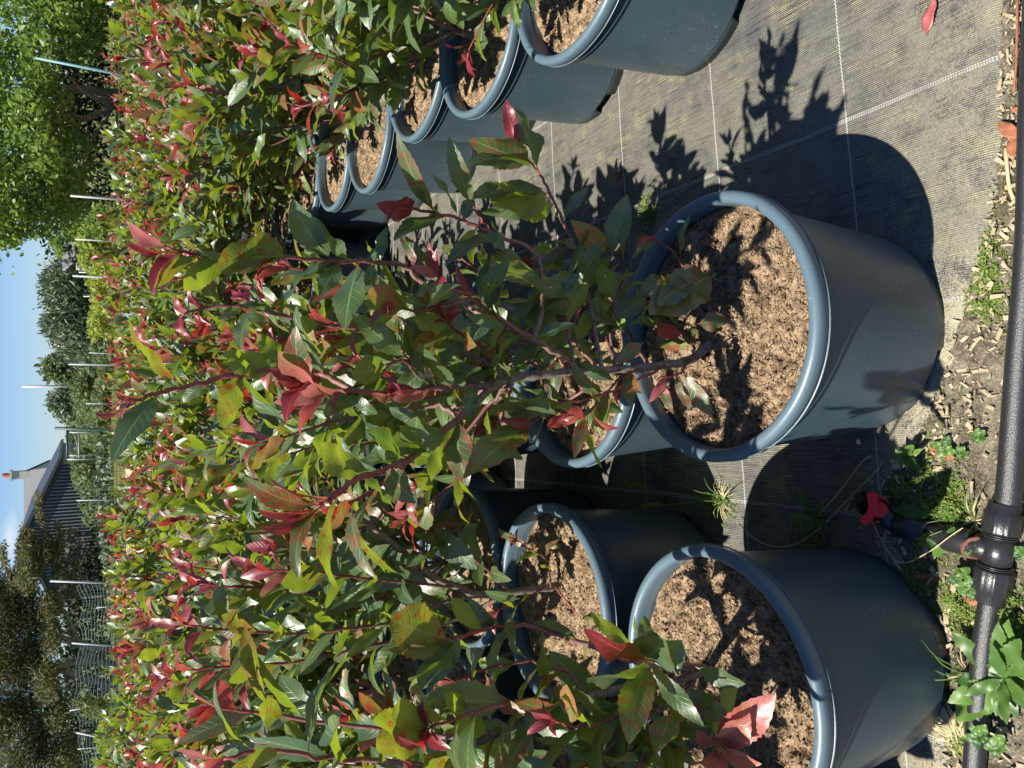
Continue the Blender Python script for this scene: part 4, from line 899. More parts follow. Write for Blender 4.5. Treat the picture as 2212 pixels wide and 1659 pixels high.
for (ox, oy, rx, ry, n, hg) in [(1400, 460, .05, .035, 900, .03), (2140, 560, .05, .02, 500, .03), (2130, 640, .05, .035, 1300, .022), (1548, 1085, .035, .045, 1100, .035), (2020, 1060, .09, .035, 2400, .030), (2060, 1100, .05, .03, 1200, .03), (1950, 1055, .03, .03, 500, .03),
        (1985, 1260, .05, .045, 1500, .025), (2085, 1310, .03, .05, 1200, .03), (2185, 1330, .04, .03, 1400, .035), (2090, 1360, .03, .03, 600, .03), (2100, 1560, .05, .03, 900, .03), (1755, 1150, .05, .04, 500, .03), (1860, 600, .03, .02, 130, .02), (2190, 1000, .02, .02, 120, .02), (1700, 540, .03, .02, 90, .02), (2080, 1600, .03, .03, 400, .03)]:
    g = G(ox, oy, .012); tuft(mo, g, (rx, ry), n, int(ox + oy), hg)
tag(mo.build('moss_and_pearlwort', M['moss'], smooth=False), kind='stuff')

# seedlings and weeds
def rosette(name, ox, oy, z0, leaves, mat, label, cat='weed', stem=.0):
    b = G(ox, oy, z0); t = thing(name, (b[0], b[1], 0), label, cat); lv = Leaves(); st = MB(); rr = random.Random(int(ox * 7 + oy))
    for (tx, ty, w, dz) in leaves:
        T = G(tx, ty, z0 + dz) - np.array([b[0], b[1], 0]); B0 = np.array([0, 0, z0]); ax = T - B0; L = np.linalg.norm(ax)
        lv.leaf(B0, nrm(ax) * 1., (rr.gauss(0, .2), -.25, 1), L * 1.02, L * w, rr.uniform(.0, .5), rr.uniform(.05, .3), rr.uniform(.1, .5), rr.gauss(0, .2), 0, rr.random(), 0, 3, rr.random() * 6, .1, .07)
    tube(st, [(0, 0, .005), (0, 0, z0)], .0018, 6); lv.build('leaves', mat, t); st.build('stem', mat, t); return t
rr = random.Random(8); big = []
for k in range(22):
    a = k * 2.4; r1 = rr.uniform(55, 118); big.append((2168 + r1 * math.cos(a) * .95, 1465 + r1 * math.sin(a) * 1.05, rr.uniform(.26, .38), rr.uniform(.0, .055)))
big += [(2055, 1368, .32, .03), (2048, 1520, .34, .03), (2060, 1560, .38, .03)]
rosette('weed', 2168, 1465, .03, big, M['weed'], 'large leafy green weed growing over the pipe beside the foremost left pot')
def seedling(ox, oy, r, label, n=4, z=.025, w=.7):
    return rosette('seedling', ox, oy, z, [(ox + r * math.cos(a), oy + r * math.sin(a), w, .004) for a in np.linspace(.4, .4 + 6.283 * (n - 1) / n, n)], M['weed'], label, 'seedling')
seedling(2038, 968, 28, 'four-leaved bright green seedling on the wood chips beside the pale chip'); seedling(2113, 942, 18, 'tiny round-leaved seedling nearest the black pipe on the chips', 6)
seedling(2074, 976, 14, 'smallest pale green seedling between two others on the chips', 5); seedling(2092, 1180, 24, 'clover-like seedling right under the side pipe', 5, .05); seedling(2095, 1270, 26, 'lobed seedling beside the coupling nut', 6, .05)
seedling(2200, 1195, 18, 'small round-leaved seedling on the far side of the pipe tee', 5); seedling(2075, 1250, 30, 'round-leaved seedling over the rust brown leaf', 5, .04)
seedling(2110, 1590, 30, 'toothed yellow-green seedling at the bottom of the pipe', 5, .06, .6); seedling(2150, 1610, 26, 'round pale seedling on the pipe near the large weed', 5, .05)
rosette('weed', 2010, 1108, .045, [(1926, 1101, .34, .01), (1990, 1085, .4, .02), (1985, 1120, .3, .0)], M['weed'], 'pale oval-leaved weed poking over the side pipe next to the red lever')
rosette('weed', 2050, 1165, .045, [(1985, 1175, .5, .02), (2005, 1200, .5, .0), (2075, 1200, .6, 0), (2060, 1140, .4, .02)], M['weed'], 'pale toothed weed below the side pipe')
rosette('weed', 1956, 985, .04, [(1935, 975, .4, .03), (1975, 1000, .4, .02), (1950, 1010, .5, .0), (1930, 1000, .4, .03), (1985, 975, .3, .02), (1965, 965, .4, .03), (1990, 1020, .4, 0)], M['weed'], 'small bushy weed at the fabric edge in front of the shadow')
rosette('weed', 1758, 1120, .05, [(1720, 1050, .22, .03), (1700, 1110, .2, .02), (1730, 1160, .25, .0), (1790, 1140, .25, .01), (1780, 1080, .2, .02), (1740, 1090, .3, .05)], M['weed'], 'dark weed in the shade between the two foremost pots')
# grass tufts
def blade(mb, p0, p1, droop, w, rr, col=None):
    p0, p1 = np.array(p0, float), np.array(p1, float); m = (p0 + p1) / 2 + np.array([0, 0, droop]); sp = np.array(spline([p0, m, p1], 5)); d = nrm(p1 - p0); s = nrm(np.cross(d, [0.1, -.6, .8])); n = len(sp)
    V = []; 
    for i, p in enumerate(sp): k = w * (1 - (i / (n - 1)) ** 2) + .0002; V += [p - s * k, p + s * k]
    mb.add(V, [(2*i, 2*i+1, 2*i+3, 2*i+2) for i in range(n - 1)], None, col or (0, rr.random(), 0, 1))
def grass(ox, oy, tips, label, dry=8, seeds=()):
    b = G(ox, oy, .01); t = thing('grass_tuft', tuple(b), label, 'grass tuft'); mb = MB(); dr = MB(); rr = random.Random(int(ox))
    for (x, y, z) in tips: blade(mb, (rr.gauss(0, .006), rr.gauss(0, .006), 0), G(x, y, z) - b, .02, .0012, rr)
    for i in range(dry): a = rr.random() * 6.28; blade(dr, (0, 0, 0), (.05 * math.cos(a), .05 * math.sin(a), rr.uniform(0, .02)), .01, .0008, rr)
    for (x, y, z) in seeds:
        sd2 = MB(); e = G(x, y, z) - b; tube(mb, spline([(0, 0, 0), e * .5 + np.array([0, 0, .02]), e], 5), .0013, 5, (0, .8, 0, 1))
        for i in range(130):
            q = rr.random(); c = e * (1 - q * .18) + np.array([rr.gauss(0, .0035), rr.gauss(0, .0035), rr.gauss(0, .0035)]); d = np.array([rr.gauss(0, 1), rr.gauss(0, 1), rr.gauss(0, 1)]) * .0032
            sd2.add([c - d, c + d * .3 + np.array([0, .0016, 0]), c + d, c - np.array([0, .0016, 0])], [(0, 1, 2, 3)], None, (.15, .9, 0, 1))
        sd2.build('seed_head', M['yel'], t)
    mb.build('green_blades', M['weed'], t); dr.build('dry_blades', M['straw'], t)
    return t
grass(1565, 1080, [(1480, 1050, .1), (1500, 1075, .08), (1430, 1060, .12), (1520, 1030, .06), (1545, 1120, .04), (1500, 1100, .06), (1510, 1045, .05), (1600, 1050, .04), (1445, 1085, .09)], 'grass tuft with two feathery seed heads in the aisle beside the foremost pot', 26, [(1352, 1045, .17), (1390, 1094, .16)])
grass(2105, 1125, [(2050, 1150, .08), (2120, 1060, .06), (2000, 1130, .08), (2090, 1180, .05), (2040, 1100, .06), (2145, 1150, .05), (2095, 1060, .05)], 'thin straggling grass growing at the pipe tee', 16, [(1990, 1165, .06)])
grass(2095, 1455, [(2010, 1405, .10), (1990, 1382, .12), (1995, 1468, .08), (2040, 1450, .05), (2020, 1448, .07), (2050, 1480, .05)], 'wispy grass blades reaching over the base of the foremost left pot', 4)
sb = MB(); b0 = G(2080, 1600, .01); rr = random.Random(77)
for i in range(46):
    p0 = G(2085 + rr.gauss(0, 10), 1610 + rr.gauss(0, 14), .012) - b0; p1 = G(2035 + rr.gauss(0, 22), 1530 + rr.gauss(0, 22), .03) - b0; blade(sb, p0, p1, .008, .0013, rr)
o = sb.build('straw_clump', M['straw']); o.location = b0; tag(o, 'clump of dry orange straw at the foot of the foremost left pot', 'straw')
o = None

# ------------------------------------------------------------------ far trees, hedges, fences, buildings
def nparr(rs, n, s=1.): return rs.normal(0, s, (n, 3))
def cloud(name, mat, parent, clumps, n, size, rs, asp=.5, up=.0, shell=.55, red=.0, elong=None):
    """many small folded leaves scattered in overlapping clumps (centre, radii, share)"""
    sh = np.array([c[2] if len(c) > 2 else 1. for c in clumps]); sh = sh * np.array([np.prod(np.array(c[1])) ** .6 for c in clumps]); sh /= sh.sum()
    idx = rs.choice(len(clumps), n, p=sh); ce = np.array([c[0] for c in clumps])[idx]; ra = np.array([c[1] for c in clumps])[idx]
    d = nparr(rs, n); d /= np.linalg.norm(d, axis=1)[:, None]; q = shell + (1 - shell) * rs.rand(n) ** .6; q *= 1 + rs.normal(0, .10, n)
    pos = ce + d * ra * q[:, None]; a = nparr(rs, n) + d * .5 + np.array([0, 0, up]); a /= np.linalg.norm(a, axis=1)[:, None]
    b = np.cross(a, nparr(rs, n)); b /= np.linalg.norm(b, axis=1)[:, None] + 1e-9
    s = size * (.55 + .9 * rs.rand(n))[:, None]; nn = np.cross(a, b)
    V = np.stack([pos - a * s, pos + b * s * asp + nn * s * .12, pos + a * s, pos - b * s * asp + nn * s * .12], 1).reshape(-1, 3)
    cr = np.repeat(np.stack([(rs.rand(n) < red) * rs.rand(n), np.clip(rs.normal(.5, .28, n), 0, 1), np.zeros(n), np.ones(n)], 1), 4, 0)
    me = bpy.data.meshes.new(name); me.vertices.add(4 * n); me.vertices.foreach_set('co', V.ravel()); me.loops.add(4 * n); me.loops.foreach_set('vertex_index', np.arange(4 * n)); me.polygons.add(n)
    me.polygons.foreach_set('loop_start', np.arange(0, 4 * n, 4)); me.update(calc_edges=True)
    at = me.attributes.new('leafdata', 'FLOAT_COLOR', 'POINT'); at.data.foreach_set('color', cr.ravel()); me.materials.append(mat); return link(name, me, parent)
def trunk_mb(parent, limbs, mat=None, name='trunk'):
    mb = MB()
    for pts, r0, r1 in limbs:
        sp = spline(pts, 5); sp = [p + np.random.RandomState(len(mb.v) * 7 + i).normal(0, r0 * .15, 3) for i, p in enumerate(sp)]; n = len(sp); tube(mb, sp, [r0 + (r1 - r0) * i / (n - 1) for i in range(n)], 8)
    return mb.build(name, mat or M['bark'], parent)
def at(ox, oy, Y): return P(ox, oy, Y)
rs = np.random.RandomState(4)
# broad-leaved tree on the right
Y = 27.; hz = thing('leafy_tree', (9.5, Y + 2, 0), 'large bright green broad-leaved tree behind the right end of the bed', 'tree'); L_ = np.array(hz.location)
cl = []
for (ox, oy, Yy, rx, rz_2) in [(20, 60, 27, 1.5, 1.0), (30, 180, 27, 1.5, 1.1), (20, 300, 27, 1.3, 1.0), (60, 380, 27, 1.1, .9), (20, 420, 27, 1.1, .7), (-40, 480, 27, .9, .8), (30, 470, 27.2, .75, .5), (120, 60, 26.5, 1.0, .7), (150, 20, 27, 1.2, 1.0), (110, 240, 27.5, 1.2, .7), (120, 400, 27.5, .9, .7), (-60, 200, 27, 2, 1), (-60, 400, 27, 1.5, 1),
        (200, -60, 27, 1.6, 1.4), (90, -60, 27, 1.8, 1.4), (95, 440, 27.5, .8, .45), (150, 340, 28.5, 1.2, .7), (150, 440, 28.0, .7, .6), (80, 130, 26.2, .9, .5), (60, 270, 26.2, .9, .6), (100, 350, 26.4, .7, .45), (180, 60, 28.5, 1.2, .7), (-100, 300, 28, 4, 2.6), (-160, 100, 30, 4, 3)]:
    cl.append((at(ox, oy, Yy) - L_, (rx, 1.4, rz_2)))
cloud('crown', M['hazel'], hz, cl, 30000, .085, rs, .55, 0, .45)
dr = [(at(ox, oy, 26.8) - L_, (r, .4, r)) for ox, oy, r in [(75, 505, .22), (100, 500, .2), (120, 525, .18), (128, 545, .14), (60, 490, .25), (10, 520, .3), (35, 510, .25), (140, 500, .3), (160, 500, .3)]]
cloud('drooping_spray', M['hazel'], hz, dr, 900, .075, rs, .5, 0, .2)
trunk_mb(hz, [([(0, 0, 0), (-.2, -.3, 1.5), at(90, 250, 28.3) - L_, at(40, 200, 28) - L_], .16, .05), ([(-.2, 0, 0), (-1, -.2, 1), at(150, 250, 28.2) - L_, at(90, 300, 28) - L_], .12, .04), ([(-.3, 0, 0), at(200, 210, 28.3) - L_, at(150, 170, 28) - L_], .12, .04), ([(0, 0, 0), (-2, 0, 1.0), at(180, 420, 28.3) - L_], .08, .02)])
# hedge beneath it, the deep shade put into its leaf colour
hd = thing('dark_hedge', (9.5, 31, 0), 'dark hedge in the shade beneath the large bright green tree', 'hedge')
cloud('foliage', M['shade_hedge'], hd, [((x, 0 + rs.rand(), 1.2), (1.0, .9, 1.3)) for x in np.arange(-4.5, 8, .8)], 9000, .10, rs, .5, 0, .4); trunk_mb(hd, [([(x, 0, 0), (x, 0, 1)], .06, .04) for x in (-3, -1, 1, 3)], name='stems')
# bright bushes
def bush(name, ox, oy, Yd, sx, sz, mat, n, size, label, cat='bush', upv=0., red=0., zc=None, group=None, asp=.5):
    c = at(ox, oy, Yd); t = thing(name, (c[0], c[1], 0), label, cat, group); z = max(sz * .6, c[2])
    cls = [((rs.normal(0, sx * .38), rs.normal(0, sx * .3), z + rs.normal(0, sz * .25)), (sx * .5, sx * .5, sz * .5)) for _ in range(7)] + [((0, 0, z * .5), (sx * .8, sx * .6, z * .55))]
    cloud('foliage', mat, t, cls, n, size, rs, asp, upv, .35, red); trunk_mb(t, [([(0, 0, 0), (0, 0, z * .8)], .05, .02)], name='stem'); return t
bush('bush', 195, 535, 25, .75, .6, M['yel'], 2200, .075, 'bright green bush below the small grey-roofed shed')
bush('bush', 205, 480, 24, .6, .4, M['hazel'], 1300, .07, 'bright green bush at the foot of the large leafy tree')
for i, (ox, oy, Yd, sx, sz, lab) in enumerate([(215, 600, 24, .6, .3, 'yellow-flecked low bush in front of the dark willow clump, nearest the shed'), (212, 650, 23, .6, .35, 'yellow-flecked low bush in front of the middle of the dark willow clump'), (205, 700, 25, .6, .35, 'yellow-flecked low bush at the narrow end of the dark willow clump')]):
    bush('flowering_bush', ox, oy, Yd, sx, sz, M['yel'], 1100, .06, lab)
# dark willow-like clump
Yw = 42; wt = thing('willow_clump', (at(150, 660, Yw)[0], Yw, 0), 'big dark blue-green willow clump on the horizon with a feathery top', 'tree'); Lw = np.array(wt.location); cls = []
for ox, oy, r, rz2 in [(165, 600, 1.5, 1.1), (140, 610, 1.2, 1.0), (125, 625, 1., .8), (150, 650, 1.5, 1.2), (170, 690, 1.5, 1.0), (140, 690, 1.2, .9), (125, 705, .8, .7), (160, 730, 1.3, 1.0), (190, 640, 2., 1.0), (195, 720, 1.8, .8), (180, 760, .9, .8), (112, 612, .7, .45), (110, 700, .35, .5)]:
    cls.append((at(ox, oy, Yw) - Lw, (r, 1.5, rz2)))
cloud('crown', M['bluecon'], wt, cls, 12000, .15, rs, .22, 1.2, .4)
tw = MB()
for i in range(90):
    oy = rs.uniform(585, 715); o1 = at(118 + rs.uniform(0, 15), oy, Yw) - Lw; o2 = at(rs.uniform(90, 112) + (12 if 640 < oy < 690 else 0), oy + rs.normal(0, 4), Yw) - Lw; tube(tw, [o1, o2], [.035, .01], 4, (0, .6, 0, 1))
tw.build('top_shoots', M['bluecon'], wt); trunk_mb(wt, [([(0, 0, 0), (0, 0, 2)], .2, .1)])
bush('small_tree', 145, 785, 48, 1.2, 1.6, M['hedge'], 2600, .13, 'narrow pointed grey-green tree between the dark willow clump and the tall thin pole', 'tree', .6)
bush('small_tree', 178, 800, 46, 1.6, 1.0, M['hedge'], 2200, .13, 'low grey-green shrub at the foot of the narrow pointed tree', 'shrub', .4)
for i, (ox, oy, Yd, sx, sz, lab) in enumerate([(188, 850, 55, 2.6, .9, 'pale green hedge clump left of the tall thin pole'), (185, 905, 52, 2.4, .9, 'pale green hedge clump below the round dark tree'), (200, 960, 45, 2.0, .9, 'green hedge clump under the white frame'), (200, 1010, 40, 1.8, .9, 'green hedge clump against the barn end'), (215, 880, 36, 1.6, .5, 'low pale shrub before the far hedge'), (222, 760, 34, 1.5, .4, 'low grassy shrub before the pointed tree'), (228, 1060, 34, 1.6, .5, 'dark low shrub along the barn foot, nearest the white frame'), (228, 1140, 34, 1.8, .45, 'dark low shrub along the middle of the barn foot')]):
    bush('hedge_shrub', ox, oy, Yd, sx, sz, M['hedge'] if i not in (6, 7) else M['bluecon'], 1700, .11, lab, 'shrub')
# round dark tree far off
rt_ = thing('round_tree', (at(150, 868, 90)[0], 90, 0), 'round dark tree standing alone on the horizon beside the tall thin pole', 'tree'); Lr = np.array(rt_.location)
cloud('crown', M['bluecon'], rt_, [(at(ox, oy, 90) - Lr, (r, 1.5, r)) for ox, oy, r in [(140, 868, 1.7), (150, 845, 1.2), (150, 890, 1.3), (128, 872, .9), (165, 870, 1.8)]], 3200, .2, rs, .5, 0, .5); trunk_mb(rt_, [([(0, 0, 0), (0, 0, 2)], .25, .15)])
# far hedgerow closing the horizon
fh = thing('far_hedgerow', (0, 140, 0), 'long low hedgerow closing the far horizon', 'hedgerow')
cloud('foliage', M['hedge'], fh, [((x, 0, 1.), (3.5, 1.5, 1.2 + .4 * math.sin(x))) for x in np.arange(-95, 95, 4)], 9000, .4, rs, .6, 0, .4)

# poles and canes
def pole(name, p0, p1, Y0, r, mat, label, cat='pole', group=None, ybot=None):
    a, b = at(*p0, Y0), at(*p1, Y0); d = b - a; a0 = a; t = (0 - a[2]) / d[2]; bot = a + d * t if d[2] < 0 else b
    mb = MB(); tube(mb, [np.zeros(3), a0 - bot], [r, r * .9], 8); o = mb.build(name, mat); o.location = bot; return tag(o, label, cat, group)
pole('cane', (76, 125), (285, 166), 13.5, .022, M['cane'], 'tall blue-green cane leaning before the large leafy tree', 'cane')
pole('fence_post', (152, 423), (245, 430), 22, .028, M['white'], 'pale post standing at the edge of the large leafy tree', 'post')
pole('fence_post', (162, 517), (230, 520), 24, .022, M['white'], 'thin pale post before the small grey-roofed shed', 'post')
pole('fence_post', (157, 596), (250, 600), 22, .026, M['white'], 'tallest pale post before the dark willow clump', 'post')
pole('fence_post', (170, 588), (225, 590), 28, .024, M['white'], 'shorter pale post just beside the tallest one at the willow clump', 'post')
pole('fence_post', (180, 640), (230, 642), 28, .020, M['white'], 'short pale post at the middle of the dark willow clump', 'post')
pole('fence_post', (188, 688), (240, 690), 28, .016, M['white'], 'thin faint post right of the middle of the willow clump', 'post')
pole('fence_post', (192, 762), (245, 764), 28, .016, M['white'], 'thin faint post at the narrow end of the willow clump', 'post')
pole('fence_post', (148, 787), (260, 789), 22, .020, M['white'], 'long pale post before the narrow pointed tree', 'post')
pole('fence_post', (185, 872), (230, 872), 30, .018, M['white'], 'short post under the round dark tree', 'post')
pole('utility_pole', (47, 835), (170, 834), 60, .09, M['white'], 'tall thin grey utility pole against the sky', 'pole')
pole('dark_post', (118, 925), (250, 929), 24, .045, M['dpost'], 'dark green post at the edge of the white frame', 'post')
# frame of an open tunnel
Yf = 30; fr = thing('metal_frame', (at(200, 960, Yf)[0], Yf, 0), 'open white tubular frame standing against the sky beside the barn', 'frame'); Lf = np.array(fr.location)
def bar_(pts, r, mat=M['white'], nm='tube'): mb = MB(); tube(mb, [at(*p, Yf) - Lf for p in pts], r, 6); mb.build(nm, mat, fr)
bar_([(145, 928), (145, 992)], .03, M['dpost'], 'top_rail'); bar_([(149, 934), (149, 984)], .018); bar_([(149, 934), (215, 934)], .02); bar_([(149, 984), (172, 984), (215, 984)], .02); bar_([(145, 992), (172, 992), (220, 992)], .028); bar_([(170, 934), (170, 992)], .015); bar_([(160, 934), (172, 984)], .008)
# small water tank far off
mb = MB(); wc = at(140, 739, 80); lathe(mb, [(0, 0), (.95, 0), (.95, wc[2] - .2), (.7, wc[2] + .75), (0, wc[2] + .8)], 20); o = mb.build('water_tank', M['wall']); o.location = (wc[0], 80, 0); tag(o, 'cream water tank peeping over the narrow end of the willow clump', 'tank')
# small shed with a grey roof
Ys = 34; sh = thing('shed', (at(165, 545, Ys)[0], Ys, 0), 'small pale shed with a ribbed grey roof behind the bright green bush', 'shed'); Lh = np.array(sh.location)
c = [at(*p, Ys) - Lh for p in ((160, 505), (161, 563), (134, 575), (134, 505))]; dep = np.array([0, 1.6, 0])
mb = MB(); n = 22
for i in range(n):
    t0, t1 = i / n, (i + .55) / n; a0, a1 = c[0] + (c[1] - c[0]) * t0, c[0] + (c[1] - c[0]) * t1; b0_, b1_ = c[3] + (c[2] - c[3]) * t0, c[3] + (c[2] - c[3]) * t1
    mb.add([a0, a1, b1_ + dep, b0_ + dep], [(0, 1, 2, 3)]); a2 = c[0] + (c[1] - c[0]) * (i + 1) / n; b2 = c[3] + (c[2] - c[3]) * (i + 1) / n; o_ = np.array([0, 0, -.04]); mb.add([a1 + o_, a2 + o_, b2 + dep + o_, b1_ + dep + o_], [(0, 1, 2, 3)]); mb.add([a1, a1 + o_, b1_ + dep + o_, b1_ + dep], [(0, 1, 2, 3)])
mb.build('roof', M['sheetl'], sh, smooth=False)
w0, w1 = c[0] + np.array([.1, .12, -.06]), c[1] + np.array([-.15, .12, -.06]); mb = MB(); x0, x1 = sorted((w0[0], w1[0])); zt = min(w0[2], w1[2])
box(mb, ((x0 + x1) / 2, .9, zt / 2), (x1 - x0, 1.4, zt)); mb.build('wall', M['wall'], sh, smooth=False)
mb = MB()
for x in np.linspace(x0 + .2, x1 - .2, 5): box(mb, (x, .19, zt - .3), (.05, .02, .6))
mb.build('railing', M['white'], sh, smooth=False)
mb = MB(); box(mb, ((x0 + x1) / 2, .17, zt - .35), (1.1, .03, .5)); mb.build('window', M['dark'], sh, smooth=False)
# the barn with dark ribbed cladding
Yb = 48; bn = thing('barn', (at(200, 1200, Yb)[0], Yb, 0), 'dark grey barn with ribbed metal cladding behind the cypress', 'barn'); Lb = np.array(bn.location)
eR, pk = at(122, 1003, Yb) - Lb, at(43, 1165, Yb) - Lb; eL = np.array([2 * pk[0] - eR[0], 0, eR[2]])
mb = MB(); ml = MB(); N = 42
for i in range(N):
    t0, t1 = i / N, (i + 1) / N; xa, xb = eR[0] + (eL[0] - eR[0]) * t0, eR[0] + (eL[0] - eR[0]) * t1
    def hz_(x): return eR[2] + (pk[2] - eR[2]) * (1 - abs(x - pk[0]) / abs(eR[0] - pk[0]))
    xm = xa + (xb - xa) * .72; z0 = 0
    mb.add([(xa, 0, z0), (xm, 0, z0), (xm, 0, hz_(xm)), (xa, 0, hz_(xa))], [(0, 1, 2, 3)]); ml.add([(xm, 0, z0), (xm, -.08, z0), (xm, -.08, hz_(xm) - .3), (xm, 0, hz_(xm) - .3)], [(0, 1, 2, 3)]); ml.add([(xm, -.08, z0), (xb, -.08, z0), (xb, -.08, hz_(xb) - .35), (xm, -.08, hz_(xm) - .35)], [(0, 1, 2, 3)]); ml.add([(xb, -.08, z0), (xb, 0, z0), (xb, 0, hz_(xb) - .35), (xb, -.08, hz_(xb) - .35)], [(0, 1, 2, 3)])
    mb.add([(xm, 0, z0), (xb, 0, z0), (xb, 0, hz_(xb)), (xm, 0, hz_(xm))], [(0, 1, 2, 3)])
mb.build('gable_wall', M['sheet'], bn, smooth=False); ml.build('cladding_ribs', M['sheetl'], bn, smooth=False)
mb = MB(); D = 16; ov = .35; sgn = 1 if eR[0] > pk[0] else -1
for e, s in ((eR, 1), (eL, -1)):
    e2_ = e + np.array([s * ov * sgn, 0, -.12]); mb.add([e2_ + (0, -.3, .02), pk + (0, -.3, .1), pk + (0, D, .1), e2_ + (0, D, .02), e2_ + (0, -.3, -.13), pk + (0, -.3, -.08), pk + (0, D, -.08), e2_ + (0, D, -.13)], [(0, 1, 2, 3), (4, 7, 6, 5), (0, 4, 5, 1), (1, 5, 6, 2), (2, 6, 7, 3), (3, 7, 4, 0)])
mb.build('roof', M['sheet'], bn, smooth=False)
mb = MB(); mb.add([eR * (1, 1, 0), eR * (1, 1, 0) + (0, D, 0), eR + (0, D, 0), eR, eL * (1, 1, 0), eL * (1, 1, 0) + (0, D, 0), eL + (0, D, 0), eL], [(0, 1, 2, 3), (7, 6, 5, 4)]); mb.build('side_wall', M['sheet'], bn, smooth=False)
# house behind the barn: slate roof and chimney
Yh = 75; ho = thing('house', (at(80, 1100, Yh)[0], Yh, 0), 'pale house with a slate roof and cream chimney behind the barn', 'house'); Lo = np.array(ho.location)
e_, f_ = at(104, 1010, Yh) - Lo, at(104, 1200, Yh) - Lo; g_, h_ = at(46, 1190, Yh) - Lo, at(46, 1028, Yh) - Lo; dd = np.array([0, 4, 0])
mb = MB(); mb.add([e_, f_, g_ + dd, h_ + dd, e_ + (0, 8, 0), f_ + (0, 8, 0)], [(0, 1, 2, 3), (3, 2, 5, 4)]); mb.build('roof', M['slate'], ho, smooth=False)
mb = MB(); xa, xb = sorted((e_[0], f_[0])); box(mb, ((xa + xb) / 2, 4, e_[2] / 2 - .05), (xb - xa - .3, 7.6, e_[2] - .1)); mb.add([(e_[0] - .1, .2, e_[2] - .1), (e_[0] - .1, 7.8, e_[2] - .1), (h_[0] - .12, 4, h_[2] - .1)], [(0, 1, 2)]); mb.build('wall', M['wall'], ho, smooth=False)
ca, cb = at(62, 1018, Yh + 3) - Lo, at(27, 1036, Yh + 3) - Lo; xm = (ca[0] + cb[0]) / 2; w_ = abs(ca[0] - cb[0])
mb = MB(); box(mb, (xm, 3.5, (ca[2] + cb[2]) / 2 - .7), (w_, 1, cb[2] - ca[2] + 1.6)); box(mb, (xm, 3.5, cb[2] + .12), (w_ + .2, 1.2, .16)); ch_ = mb.build('chimney', M['wall'], ho, smooth=False)
mb = MB(); lathe(mb, [(.18, 0), (.22, .3), (.16, .55)], 12, axis=((xm, 3.5, cb[2] + .2), (0, 0, 1))); mb.build('chimney_pot', M['terra'], ch_)
# cypress
Yc = 31; cy = thing('cypress', (at(200, 1430, Yc)[0], Yc, 0), 'large dark cypress with leaning bare trunks behind the netting', 'tree'); Lc = np.array(cy.location); cls = []
R_ = random.Random(9)
for ox, oy, r, rz2 in [(100, 1190, .5, .35), (60, 1180, .6, .3), (60, 1240, .7, .4), (40, 1270, .8, .6), (105, 1310, .6, .35), (60, 1330, 1., .6), (20, 1330, 1., .6), (110, 1370, .8, .35), (70, 1420, 1., .5), (20, 1440, 1., .8), (100, 1470, .8, .4), (120, 1540, .8, .4), (60, 1530, 1., .6), (20, 1560, .9, .6), (90, 1600, .9, .5), (130, 1640, .8, .6), (40, 1650, 1., .8), (-30, 1400, 1.6, 1), (-40, 1560, 1.6, 1), (-30, 1280, .8, .7)]:
    cls.append((at(ox, oy, Yc + R_.uniform(-.6, .6)) - Lc, (r, .9, rz2)))
cloud('crown', M['conif'], cy, cls, 52000, .085, rs, .20, .2, .15, .05)
cls = []
lim = []
for pts in [[(140, 1250), (110, 1180), (88, 1120), (80, 1070)], [(120, 1250), (130, 1180), (122, 1130)], [(60, 1260), (40, 1200), (52, 1140)], [(150, 1290), (160, 1230), (170, 1180)], [(30, 1280), (10, 1220), (5, 1180)]]:
    w = [at(*p, Yc - .2) - Lc for p in pts]; lim.append((w, .05, .012))
    for q in spline(w, 5): cls.append((q, (.24, .3, .16)))
cloud('drooping_spray', M['conif'], cy, cls, 3000, .07, rs, .28, .1, .1, .1)
for pts, r0, r1 in [([(250, 1440), (190, 1425), (120, 1440), (60, 1430)], .15, .08), ([(250, 1480), (200, 1470), (140, 1450), (70, 1470)], .13, .06), ([(250, 1450), (220, 1500), (160, 1540), (130, 1560), (70, 1600)], .10, .05), ([(250, 1400), (180, 1395), (120, 1370), (60, 1340)], .12, .06), ([(250, 1600), (225, 1640), (180, 1690)], .16, .1), ([(190, 1425), (150, 1340), (120, 1290), (140, 1250)], .07, .04), ([(120, 1300), (110, 1200), (90, 1120)], .05, .02)]:
    lim.append(([at(*p, Yc + .3) - Lc for p in pts], r0, r1))
trunk_mb(cy, lim)
# hedge with shade put into its leaf colour, low shrubs behind the netting
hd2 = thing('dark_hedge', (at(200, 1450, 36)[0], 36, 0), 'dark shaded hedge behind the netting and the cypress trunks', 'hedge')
cloud('foliage', M['shade_hedge'], hd2, [((x, rs.rand(), .95), (1., .8, 1.1)) for x in np.arange(-7, 5.2, .8)], 8000, .10, rs, .5, 0, .4); trunk_mb(hd2, [([(x, 0, 0), (x, 0, 1)], .06, .04) for x in (-5, -2, 1, 3)], name='stems')
bush('bush', 205, 1530, 26, .5, .5, M['hedge'], 900, .06, 'thin light green bush growing through the netting', 'bush', .5)
bush('bush', 225, 1590, 24, .6, .3, M['yel'], 800, .06, 'low yellow-green bush at the far left end of the netting', 'bush', .3)
